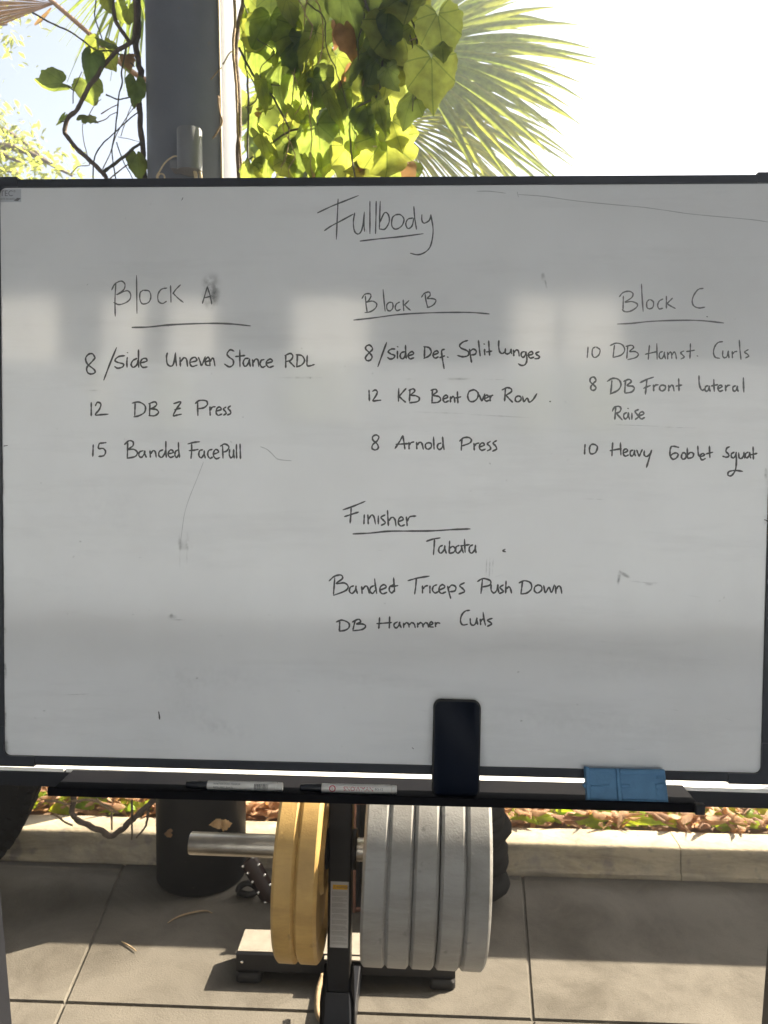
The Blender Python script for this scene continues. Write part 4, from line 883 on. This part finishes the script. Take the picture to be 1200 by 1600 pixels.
# big leafed vine to the right of the column
RV = empty('leafy_vine', (-.12, CY+.2, 0), 'thick curtain of large heart shaped vine leaves hanging between the column and the palm', 'vine')
yr = CY-.13
def YV(px): return yr-.34*(px-375)/280
for pts, w_, y_, mm in (
    ([(365, -30), (367, 30), (364, 70), (367, 110), (370, 150), (371, 200), (376, 240), (380, 300), (384, 400)], .0045, yr, 'stem'),
    ([(384, -30), (380, 10), (372, 40), (368, 90), (372, 140), (374, 200), (372, 250), (378, 320)], .0090, yr+.03, 'bark'),
    ([(388, 60), (387, 110), (388, 170), (387, 220), (388, 300), (390, 400)], .0036, yr+.01, 'stem_dark'),
    ([(374, 75), (384, 95), (396, 118), (411, 135), (425, 150), (436, 170), (448, 192), (452, 204), (444, 210), (428, 221), (411, 229)], .0034, yr-.02, 'stem_dark'),
    ([(452, 204), (470, 201), (490, 197), (506, 190), (530, 184), (550, 176)], .0030, yr-.02, 'stem_dark'),
    ([(408, 134), (425, 133), (452, 134)], .0018, yr-.02, 'stem_dark'), ([(384, 168), (398, 160), (402, 145), (394, 125), (386, 110)], .0018, yr-.03, 'stem_dark'),
    ([(566, -10), (577, 18), (588, 45), (595, 70), (597, 100), (595, 130), (592, 146), (580, 156), (566, 163), (556, 172), (552, 195), (548, 230), (552, 260), (560, 300)], .0030, yr-.05, 'stem_dark'),
    ([(630, 0), (640, 25), (650, 52), (652, 90), (650, 125), (650, 150), (640, 175), (625, 190)], .0026, yr-.03, 'stem_dark'),
    ([(650, 125), (640, 122)], .0018, yr-.03, 'stem'), ([(650, 52), (664, 48), (676, 44), (688, 34), (696, 40)], .0024, yr-.04, 'stem'),
    ([(405, 8), (420, 6), (440, 6), (455, 12)], .0020, yr-.02, 'stem_dark'), ([(395, 245), (380, 255)], .0022, yr-.02, 'stem_dark'),
    ([(552, 228), (560, 248), (566, 262), (575, 276), (590, 300)], .0044, yr+.04, 'cable'),
    ([(348, 100), (358, 85), (364, 79)], .0024, yr-.03, 'cable'), ([(329, 124), (340, 112), (347, 105)], .0016, CY-CR-.005, 'stem'),
    ([(341, 150), (344, 175), (347, 190), (340, 205), (329, 222), (326, 240), (325, 262), (318, 276), (320, 300)], .0028, CY-CR*.75-.004, 'stem'),
    ([(588, 228), (568, 229)], .0018, yr-.04, 'cable'), ([(612, 64), (600, 66), (596, 70)], .0014, yr-.05, 'stem_dark'), ([(640, 64), (655, 58), (668, 48)], .0018, yr-.04, 'stem')):
    vine_line(pts, [y_+(YV(max(375, p[0]))-yr) for p in pts], w_, w_*.75, MT[mm], 'stem', RV, wob=.002)
rs2 = random.Random(31)
for k in range(12):
    x0 = rs2.uniform(385, 640); y0 = rs2.uniform(-40, 120); P = [(x0, y0)]
    for q in range(rs2.randint(3, 6)): P.append((P[-1][0]+rs2.uniform(-26, 26), P[-1][1]+rs2.uniform(18, 60)))
    P = [(min(645, max(380, a)), b) for a, b in P]
    vine_line(P, [YV(p[0])-rs2.uniform(.02, .07) for p in P], rs2.uniform(.0012, .0026), .0012, MT[rs2.choice(('stem_dark', 'stem', 'stem_dark'))], 'tendril', RV, wob=.004)
LL = Leaves()
back = (.35, 1, -.25)
# front leaves read off the photo: px, py, size, tip angle, tint, width, dy, facing away from the sun or edge on
for i, (px, py, sz, an, ti, wd, dy, fc) in enumerate([
    (640, 10, .110, -90, .75, .95, -.06, 0), (690, 58, .092, -80, .6, .95, -.05, 0), (632, 62, .135, -75, .75, 1.0, -.03, 0), (675, 126, .105, -85, .7, .95, -.06, 0),
    (610, 120, .125, -100, .75, 1.0, -.01, 0), (590, 165, .120, -100, .8, .9, .01, 0), (606, 250, .118, -88, .85, .95, -.02, 0), (541, 255, .085, -95, 1., .8, -.02, 0),
    (605, 38, .085, -100, .05, 1.0, -.08, 2), (612, 12, .085, -80, .1, 1.0, -.07, 2), (588, 68, .065, -90, .05, .9, -.09, 2), (610, 124, .050, -60, .05, .9, -.10, 2), (560, 95, .105, -110, .1, 1.0, -.06, 2),
    (580, 120, .09, -120, .15, .8, -.07, 2), (470, 75, .130, -95, .0, 1.0, -.03, 2), (425, 60, .12, -85, .05, 1.0, -.05, 2), (430, 120, .13, -95, .0, 1.0, -.04, 2), (400, 95, .11, -85, .1, .9, -.01, 2),
    (405, 180, .12, -90, .1, 1.0, -.01, 2), (470, 150, .13, -100, .05, 1.0, -.05, 2), (500, 140, .085, -60, .0, 1.0, -.07, 2), (525, 170, .10, -100, .0, 1.0, -.04, 2), (425, 240, .125, -95, .2, 1.0, -.04, 2),
    (500, 235, .13, -85, .05, 1.0, -.05, 2), (470, 240, .10, -110, .0, 1.0, -.03, 2), (545, 20, .13, -80, .0, 1.0, -.05, 2), (575, 185, .09, -80, .05, .8, -.07, 2), (590, 205, .085, -95, .1, .7, -.08, 2),
    (640, 170, .08, -110, .1, .8, -.05, 2), (555, 210, .09, -100, .05, .9, -.06, 2), (490, 20, .11, -95, .1, 1.0, -.02, 2), (440, 15, .10, -60, .1, 1.0, -.02, 2),
    (455, 20, .078, -75, 1., .55, -.07, 0), (485, 78, .090, -105, .85, .6, -.06, 0), (478, 125, .09, -95, .9, .35, -.06, 0), (523, 172, .10, -65, .8, .28, -.09, 0), (412, 150, .09, -80, .8, .3, -.05, 0),
    (420, 235, .10, -60, .95, .35, -.08, 0), (465, 180, .06, -60, .8, .5, -.06, 0), (480, 190, .06, -100, .9, .4, -.05, 0), (430, 95, .04, -90, .9, .5, -.06, 0), (450, 265, .055, -60, 1., .9, -.05, 0),
    (410, 275, .05, -60, 1., .5, -.05, 0), (620, 212, .07, -70, .9, .9, -.03, 0), (595, 180, .08, -75, .7, .35, -.1, 0), (485, 262, .05, -80, .9, .5, -.04, 0), (590, 10, .09, -80, .8, .7, .0, 0), (575, 40, .06, -90, .9, .5, .02, 0),
    (550, 150, .06, -70, .9, .5, .0, 0), (650, 60, .05, -70, .9, .8, -.02, 0), (512, 258, .06, -95, .8, .8, -.02, 0), (395, 50, .09, -95, .3, .8, .0, 2), (385, 15, .08, -85, .3, .8, .0, 2), (396, 280, .09, -85, .3, .9, -.03, 2)]):
    f = (random.uniform(.1, .5), 1, random.uniform(-.5, -.1)) if fc == 0 else (random.uniform(-.9, -.2), -1, random.uniform(-.2, .5))
    lf(LL, px, py, YV(px)+dy*.8, sz*1.42, an, f, (ti if fc == 0 else .22+ti*.7), wd, random.uniform(.1, .35), random.uniform(.05, .4), i+20)
rv = random.Random(12)
for i in range(46):                       # a few more in the curtain, above and below what the board leaves free
    px, py = rv.uniform(385, 640), rv.choice((rv.uniform(-160, -10), rv.uniform(20, 270), rv.uniform(285, 420)))
    if py < -10 and px > 470: continue
    f = (rv.uniform(-.5, .8), rv.choice((-1, 1, 1)), rv.uniform(-.6, .4))
    lf(LL, px, py, YV(px)+rv.uniform(-.02, .07), rv.uniform(.09, .15), rv.gauss(-90, 30), f, .2+rv.random()*.8, rv.uniform(.6, 1.05), rv.uniform(.1, .5), rv.uniform(0, .5), i+100)
for i in range(115):                      # the far side of the plant
    px, py = rv.uniform(378, 640), rv.uniform(-60, 400)
    if px > 600 and py > 190: continue
    f = (rv.uniform(-.5, .9), rv.choice((-1, 1)), rv.uniform(-.6, .5))
    lf(LL, px, py, rv.uniform(3.15, 3.55), rv.uniform(.11, .21), rv.gauss(-90, 35), f, rv.random(), rv.uniform(.6, 1.05), rv.uniform(.1, .5), rv.uniform(0, .5), i+300)
LL.build('foliage', MT['leaf'], RV)
_dead = []
for i, (px, py, sz, an, ti) in enumerate([(474, 60, .07, -100, 1.), (445, 75, .05, -50, .9), (545, 62, .08, -70, .05), (535, 45, .07, -110, .1), (548, 130, .09, -95, .05), (540, 150, .07, -85, .0), (412, 178, .04, -20, .8), (484, 172, .06, -80, .6), (505, 115, .05, -90, .3), (497, 275, .05, -70, .4), (560, 275, .06, -90, .1), (640, 270, .07, -80, .3)]):
    dl(px, py, YV(px)-.02+rv.uniform(0, .05), sz*1.3, an, (rv.uniform(-.5, .5), -1, rv.uniform(-.3, .6)), ti, rv.uniform(.4, .9), .4, .5, i+5)
for Lx in _dead: Lx.build('dead_leaf', MT['dry'], RV)

# ------------------------------------------------------------------ fan palms
def frond(L_, hub_, fwd, nrm, Rad, a0, a1, n, t0, t1, droop=.5, split=.45, wmul=1.0, rnd=None, ragged=.12):
    fwd = Vector(fwd).normalized(); nrm = Vector(nrm); nrm = (nrm-fwd*nrm.dot(fwd)).normalized(); sd = nrm.cross(fwd)
    hub_ = Vector(hub_); da = R((a1-a0)/n)
    for i in range(n):
        a = R(a0+(a1-a0)*(i+.5)/n); d = fwd*math.cos(a)+sd*math.sin(a)
        Ln = Rad*(1-.10*abs(a))*rnd.uniform(1-ragged, 1); dr = droop*rnd.uniform(.5, 1.3); tw = rnd.uniform(-.12, .12)
        m_ = 10; pts = []; wd = []
        for k in range(m_+1):
            q = k/m_; r__ = Ln*q
            p = hub_+d*r__+sd*tw*Ln*max(0, q-split)**2+nrm*(.02*(-1)**i*q)
            p.z -= dr*Ln*max(0, q-.3)**2*1.1
            w0 = r__*math.tan(da/2)*1.12 if q <= split else Ln*split*math.tan(da/2)*1.12*(1-((q-split)/(1-split))**1.5)
            pts.append(p); wd.append(max(.0012, w0*wmul))
        e = rnd.uniform(0, .2)
        L_.blade(pts, wd, nrm, t0+e, min(1, t1*rnd.uniform(.6, 1.2)), .45)
rp = random.Random(8)
PY = 4.2
palm = empty('fan_palm', (K(575, 300, PY).x, PY+.1, 0), 'fan palm with wide spiky green fronds to the right of the vine', 'palm tree')
trunk = MB(); tp = K(575, 110, PY+.1); P = [Vector((tp.x, PY+.12, z)) for z in (0, .4, .8, 1.2, 1.6, 2.0, tp.z-.05, tp.z+.15)]
trunk.tube(P, [.15, .13, .12, .12, .125, .13, .12, .05], 20); trunk.build('trunk', MT['bark'], palm)
def one_frond(hubpx, y, fwd, nrm, Rad, a0, a1, n, t0, t1, droop, split, mm, start, wm=1.0, rag=.12, name='frond'):
    L_ = Leaves(); h_ = K(*hubpx, y); frond(L_, h_, fwd, nrm, Rad, a0, a1, n, t0, t1, droop, split, wm, rp, rag)
    o = L_.build(name, MT[mm], start[1])
    MB().tube(crom([start[0], (Vector(start[0])+h_)/2+Vector((0, 0, .05)), h_, h_+Vector(fwd).normalized()*.05], 5), [.016]*5+[.012]*5+[.009]*6, 8).build('petiole', MT[mm+'_stalk'], o)
    return o
MT['palm_stalk'] = MT['stem_dark']; MT['dry_stalk'] = MT['drystem']
crown = Vector((tp.x, PY+.1, tp.z))
one_frond((626, 78), PY-.05, (1, -.05, .03), (.1, -1, .35), 1.04, -62, 74, 34, .05, .75, .30, .55, 'palm', (crown, palm), 1.25)
one_frond((612, 140), PY+.16, (1, .05, -.30), (.1, -1, .3), 1.09, -26, 50, 22, .0, .55, .35, .5, 'palm', (crown, palm), 1.25)
one_frond((600, 175), PY-.10, (.80, -.1, -.62), (.3, -1, .3), 0.90, -30, 46, 22, .35, 1., .55, .22, 'palm', (crown, palm), 1.1, .3)
one_frond((585, 200), PY+.03, (.55, 0, -.85), (.3, -1, .25), 0.75, -45, 55, 22, .5, 1., .5, .15, 'dry', (crown, palm), 0.75, .4, 'dead_frond')
one_frond((520, 150), PY+.22, (-1, .3, .1), (-.2, -1, .4), 0.82, -60, 60, 26, .05, .4, .4, .42, 'palm', (crown, palm))
one_frond((618, 105), PY+.30, (.95, .1, .28), (.1, -1, .3), .98, -50, 50, 26, .1, .7, .3, .5, 'palm', (crown, palm), 1.2)
one_frond((606, 190), PY-.22, (.9, -.1, -.42), (.2, -1, .35), .82, -30, 44, 22, .3, .95, .45, .35, 'palm', (crown, palm), 1.1, .25)
# second palm, its crown hidden by the column
P2Y = 3.05
c2 = K(296, 150, P2Y+.2); palm2 = empty('fan_palm', (c2.x, P2Y+.2, 0), 'fan palm behind the column, with one dried frond reaching left', 'palm tree')
MB().tube([Vector((c2.x, P2Y+.2, z)) for z in (0, .5, 1, 1.5, 2.0, c2.z+.1)], [.12, .105, .095, .095, .10, .07], 18).build('trunk', MT['bark'], palm2)
one_frond((205, -62), P2Y+.05, (-.42, -.05, -.9), (-.2, -1, .3), .52, -46, 62, 24, .1, .5, .2, .40, 'palm', (c2, palm2), .75, .3)
one_frond((225, -25), P2Y+.12, (-.1, 0, -1), (.2, -1, .3), .36, -50, 50, 16, .1, .5, .2, .38, 'palm', (c2, palm2), .7, .3)
# dried frond: straight petiole up to its hub, blade folded out to the left
L_ = Leaves(); hd_ = K(86, 6, P2Y-.02); frond(L_, hd_, (-1, 0, -.10), (0, -.8, .55), .62, -34, 30, 13, .15, .7, .15, .6, .9, rp, .2)
dfo = L_.build('dead_frond', MT['dry'], palm2)
MB().tube(crom([c2, K(215, 118, P2Y+.08), K(155, 66, P2Y), hd_, K(72, -6, P2Y-.02)], 6), [.010]*7+[.011]*6+[.0085]*6+[.008]*6, 8).build('petiole', MT['drystem'], dfo)
L_ = Leaves(); L_.blade([K(80, 12, P2Y), K(72, 22, P2Y), K(62, 32, P2Y), K(54, 39, P2Y)], [.003, .008, .011, .004], (0, -1, .2), .8, .9, .3); L_.build('broken_leaflet', MT['dry'], dfo)

# light green tree at the far left
def tree(base, h, rad, label, seed, n=5200):
    t_ = empty('tree', base, label, 'tree'); rt = random.Random(seed); b_ = Vector(base)
    lm = MB(); tips = []
    lm.tube([b_, b_+Vector((.05, 0, h*.25)), b_+Vector((-.05, .05, h*.5)), b_+Vector((0, 0, h*.8))], [.14, .11, .08, .03], 10)
    for i in range(26):
        z0 = h*rt.uniform(.25, .75); a = rt.uniform(0, 6.28); ln = rad*rt.uniform(.6, 1.05)
        s_ = b_+Vector((0, 0, z0)); e = s_+Vector((math.cos(a)*ln, math.sin(a)*ln, ln*rt.uniform(-.1, .6)))
        mid = (s_+e)/2+Vector((0, 0, .15*ln)); C = crom([s_, mid, e], 5); lm.tube(C, [.035*(1-k/len(C))+.005 for k in range(len(C))], 6); tips += C[3:]
    lm.build('trunk', MT['bark'], t_)
    L_ = Leaves()
    for i in range(n):
        p = rt.choice(tips)+Vector((rt.gauss(0, .11), rt.gauss(0, .11), rt.gauss(-.03, .10)))
        a = rt.uniform(0, 6.28); d = Vector((math.cos(a), math.sin(a), rt.uniform(-.9, .2))).normalized(); l_ = rt.uniform(.035, .075)
        L_.blade([p, p+d*l_*.5, p+d*l_+Vector((0, 0, -.01))], [.004, l_*.22, .002], (rt.uniform(-1, 1), rt.uniform(-1, 1), 1), rt.random(), rt.random(), .3)
    L_.build('foliage', MT['treeleaf'], t_); return t_
tb = K(-70, 500, 5.5)
tree((tb.x, 5.5, -.03), 5.9, .78, 'pale yellow green tree at the far left beyond the column', 5)

hg = empty('unseen_hedge', (0, 5.6, 0), 'unseen clipped greenery added far behind the whiteboard to block sky light', 'unseen_hedge')
hb = MB(); hb.box((0, 5.7, 1.05), (14, .7, 2.1), .05); hb.build('inner_twigs', MT['stem_dark'], hg)  # unseen block of greenery, added to keep sky light off the shaded floor
L_ = Leaves(); rh = random.Random(9)
for i in range(5200):
    x = rh.uniform(-7, 7); y, z = (5.33+rh.gauss(0, .05), rh.uniform(0, 2.15)) if rh.random() < .75 else (rh.uniform(5.3, 6.05), 2.12+rh.gauss(0, .05))
    a = rh.uniform(0, 6.28); d = Vector((math.cos(a), rh.uniform(-.6, .2), math.sin(a))).normalized(); l_ = rh.uniform(.07, .14); p = Vector((x, y, z))
    L_.blade([p, p+d*l_*.5, p+d*l_], [.005, l_*.25, .003], (rh.uniform(-.6, .6), -1, rh.uniform(-.3, 1)), rh.random()*.6, rh.random()*.6, .3)
L_.build('foliage', MT['leaf'], hg)

# ------------------------------------------------------------------ small things on the floor and against the kerb
# tyre standing against the kerb at the left
tcx = K(-52, 1170, 2.36); TR = tcx.z if tcx.z < .42 else .42
ty = empty('tyre', (-1.52, 2.28, 0), 'big black tyre with chunky tread standing against the kerb at the left edge', 'tyre')
TRr, TW = .36, .21
fcx = FL(-60, 1352).x
tc_ = Vector((fcx-.055, 2.33, TRr)); tax = Vector((.25, -.97, 0)).normalized()
prof = [(-TW/2+.02, .20), (-TW/2, .22), (-TW/2-.012, .27), (-TW/2, .32), (-TW/2+.018, .345), (-TW/2+.03, .352), (TW/2-.03, .352), (TW/2-.018, .345), (TW/2, .32), (TW/2+.012, .27), (TW/2, .22), (TW/2-.02, .20)]
MB().lathe(prof, tc_, tax, 72, close=True).build('tyre_body', MT['matte'], ty, sharp=50)
lug = MB(); e1 = tax.orthogonal().normalized(); e2 = tax.cross(e1)
for k in range(54):
    a = 2*math.pi*k/54
    for s_ in (-1, 0, 1):
        aa = a+(.03 if s_ == 0 else 0); rd_ = e1*math.cos(aa)+e2*math.sin(aa); tg = tax.cross(rd_)
        Mx = Matrix((tax, tg, rd_)).transposed()
        lug.box(tc_+tax*s_*.066+rd_*.352, (.052, .026, .022), .003, Mx)
    rd_ = e1*math.cos(a)+e2*math.sin(a); tg = tax.cross(rd_); Mx = Matrix((tax, tg, rd_)).transposed()
    for s_ in (-1, 1): lug.box(tc_+tax*s_*(TW/2+.004)+rd_*.315, (.010, .016, .018), .002, Mx)
lug.build('tread', MT['matte'], ty)
# dead vine branch over the kerb
db = empty('dead_branch', K(170, 1300, 2.47), 'crooked dead branch with dry twigs hanging over the kerb beside the column', 'branch')
vine_line([(112, 1238), (114, 1255), (113, 1272), (122, 1283), (145, 1293), (165, 1303), (176, 1306), (186, 1299), (202, 1286), (218, 1271), (236, 1254), (252, 1236)], 2.46, .0095, .010, MT['bark'], 'limb', db, wob=.006)
for pts in ([(84, 1272), (98, 1281), (113, 1290)], [(205, 1250), (207, 1280), (206, 1311)], [(174, 1270), (175, 1296)], [(232, 1262), (228, 1290), (214, 1310)], [(150, 1248), (170, 1266), (186, 1270)], [(110, 1252), (140, 1250), (165, 1258), (185, 1268)], [(70, 1250), (95, 1254), (110, 1258)]):
    vine_line(pts, 2.45, .0042, .003, MT['stem'] if pts[0][0] < 180 else MT['bark'], 'twig', db, wob=.004)
# dry straws on the floor
def straw(pxs, w_, label):
    P = crom([FL(*p, .005) for p in pxs], 6); n = len(P)
    o = MB().tube(P, [w_*(.4+.6*math.sin(math.pi*(i+.5)/n)) for i in range(n)], 6).build('dry_straw', MT['stem']); tag(o, label, 'straw')
straw([(262, 1442), (275, 1434), (295, 1427), (320, 1423), (332, 1427)], .0028, 'curved brown straw lying on the shaded floor in front of the column')
straw([(190, 1471), (202, 1478), (213, 1486)], .0022, 'short pale straw lying on the floor at the edge of the shade')
# studded belt behind the yellow plates
bt = empty('studded_belt', FL(392, 1402), 'dark leather belt with bright studs curled on the floor behind the yellow plates', 'belt')
C = crom([K(386, 1343, 2.33), K(398, 1360, 2.32), K(411, 1384, 2.31), K(425, 1404, 2.30), K(450, 1410, 2.30)], 6)
sb_ = MB(); V = []; F = []
for i, p in enumerate(C):
    d = (C[min(i+1, len(C)-1)]-C[max(i-1, 0)]).normalized(); sd = d.cross(Vector((0, -1, 0))).normalized()
    for q, zz in ((-1, 0), (-.5, .006), (.5, .006), (1, 0), (.5, -.004), (-.5, -.004)): V.append(p+sd*q*.031+Vector((0, -zz, 0)))
for i in range(len(C)-1):
    for k in range(6): F.append((i*6+k, i*6+(k+1) % 6, i*6+6+(k+1) % 6, i*6+6+k))
F += [tuple(range(6)), tuple(range(len(V)-6, len(V)))]
sb_.add(V, F, True); sb_.build('strap', MT['belt'], bt)
for i in range(1, len(C)-1, 4):
    for q in (-.72, .72):
        p = C[i]; d = (C[i+1]-C[i-1]).normalized(); sd = d.cross(Vector((0, -1, 0))).normalized()
        MB().lathe([(0, .006), (.003, .0055), (.005, .003), (.0055, .0003)], p+sd*q*.031+Vector((0, -.004, 0)), (0, -1, 0), 14).build('stud', MT['stud'], bt)
bk = MB(); bk.tube(crom([FL(372, 1394, .012), FL(376, 1384, .03), FL(390, 1380, .04), FL(402, 1390, .02), FL(390, 1398, .012), FL(372, 1394, .012)], 5), .010, 8); bk.build('buckle', MT['rubber'], bt)
# black rope coil behind the grey plates
rc_ = empty('rope_coil', FL(770, 1372), 'thick black rope heaped in a coil at the kerb, mostly hidden by the grey plates', 'rope')
rx = K(734, 1330, 2.36).x; P = []; rr_ = random.Random(2)
for i in range(8*28):
    a = i/28*6.283; lay = i/28
    P.append(Vector((rx+(.088+.016*math.sin(lay*2.3))*math.cos(a), 2.36+.085*math.sin(a), 0.029+lay*.035+.004*math.sin(a*3))))
MB().tube(P, [.0275*(1+.08*math.sin(i*1.7)) for i in range(len(P))], 10).build('rope', MT['matte'], rc_)
# dark crate with brown edges behind the post
cr = empty('storage_crate', FL(575, 1424), 'open dark crate with thin brown edge strips standing behind the rack post', 'crate')
x0, x1 = K(553, 1330, 2.26).x, K(553, 1330, 2.26).x+.30; cy0, cy1 = 2.26, 2.44; ch_ = .355
MB().box(((x0+x1)/2, cy1-.004, ch_/2), (x1-x0, .006, ch_-.01), .001).box((x0+.004, (cy0+cy1)/2, ch_/2), (.006, cy1-cy0-.012, ch_-.01), .001).box((x1-.004, (cy0+cy1)/2, ch_/2), (.006, cy1-cy0-.012, ch_-.01), .001).box(((x0+x1)/2, (cy0+cy1)/2, .006), (x1-x0-.014, cy1-cy0-.012, .006), .001).build('crate_box', MT['rubber'], cr)
eg = MB()
for x in (x0, x1): eg.box((x, cy0, ch_/2), (.012, .012, ch_), .002)
for z in (.008, .17, .20, ch_-.008): eg.box(((x0+x1)/2, cy0+.001, z), (x1-x0-.0125, .010, .010), .002)
eg.build('edge_strip', MT['crate'], cr)

# ------------------------------------------------------------------ what stands round the picture: unseen rail shading the floor, the shelter overhead, light-giving surfaces added behind the camera
gr = empty('guard_rail', (.9, 2.80, 0), 'low brown guard rail standing in the bed behind the whiteboard', 'rail')
MB().box((1.35, 2.755, .796), (4.9, .03, .598), .004).build('rail_board', MT['rail'], gr)
for x in (-1.0, 2.0, 3.7): MB().box((x, 2.80, .54), (.06, .06, 1.08), .004).build('post', MT['black'], gr)
rf = MB(); rf.box((0, -.77, 3.38), (16, 6.86, .16), .01); o = rf.build('roof', MT['roof']); o['kind'] = 'structure'
bmm = MB()
for y in (2.2, -.4, -2.6, -4.1): bmm.box((0, y, 3.22), (16, .12, .158), .006)
o = bmm.build('roof_beams', MT['roof']); o['kind'] = 'structure'
for sx_ in (-3.9, 4.4):
    sw = MB(); sw.box((sx_, -1.0, 1.65), (.14, 6.2, 3.29), .01); o = sw.build('sky_blocker_wall', MT['side']); o['kind'] = 'structure'  # unseen walls added to cut sky light from the sides
hf = MB(); hf.add([(-3.8, -4.1, .004), (4.3, -4.1, .004), (4.3, .55, .004), (-3.8, .55, .004)], [(0, 1, 2, 3)]); struct('bounce_floor', hf, MT['bounce'])  # unseen pale sheet added to bounce light onto the board
yd = MB(); yd.add([(-60, -60, -.012), (60, -60, -.012), (60, -7, -.012), (-60, -7, -.012)], [(0, 1, 2, 3)]); struct('bounce_yard', yd, MT['yard'])  # unseen pale ground added behind the camera to brighten the board
# unseen building added to light the board, bays shaped for its bright patches
pb = empty('bounce_building', (0, -11, 0), 'unseen pale building added to light the whiteboard and mirror bright patches in it', 'building')
bw = MB(); bw.box((0, -11.1, 1.9), (50, 1.6, 3.8), .01); bw.build('lower_storey', MT['tan'], pb)
bw = MB(); bw.box((0, -11.5, 4.5), (50, .2, 1.39), .01); bw.build('upper_wall', MT['dark_render'], pb)
def mirror_x(px): return 12.3*math.tan(math.atan((px-600)/1200)-YAW)
for p0, p1 in ((-2500, 18), (120, 172), (230, 292), (440, 560), (810, 882), (898, 992), (1330, 3600)):
    x0, x1 = mirror_x(max(p0, -1400)), mirror_x(min(p1, 2600))
    bw = MB(); bw.box(((x0+x1)/2, -11.2, 4.5), (x1-x0, .7, 1.38), .01); bw.build('white_bay', MT['render_white'], pb)  # placed so its reflection makes a bright patch on the board
    if x1-x0 < 6: bw = MB(); bw.box(((x0+x1)/2-.06, -10.27, 3.25+.2*math.sin(p0)), (x1-x0-.1, .06, 1.0), .01); bw.build('pale_panel', MT['bay'], pb)

# ------------------------------------------------------------------ thin scattering air added to imitate lens glare
hzm = bpy.data.materials.new('glare_veil_air'); hzm.use_nodes = True; t = hzm.node_tree
t.nodes.remove(t.nodes['Principled BSDF']); pv = t.nodes.new('ShaderNodeVolumePrincipled')
pv.inputs['Color'].default_value = (.93, .96, 1, 1); pv.inputs['Density'].default_value = .031; pv.inputs['Anisotropy'].default_value = .75
t.links.new(pv.outputs[0], t.nodes['Material Output'].inputs['Volume'])
hb = MB(); hb.box((0, 0, 2.1), (1900, 1900, 6.4)); o = hb.build('glare_veil', hzm); o['kind'] = 'stuff'; o['label'] = 'thin pale air volume added to imitate lens glare'; o['category'] = 'glare_veil'
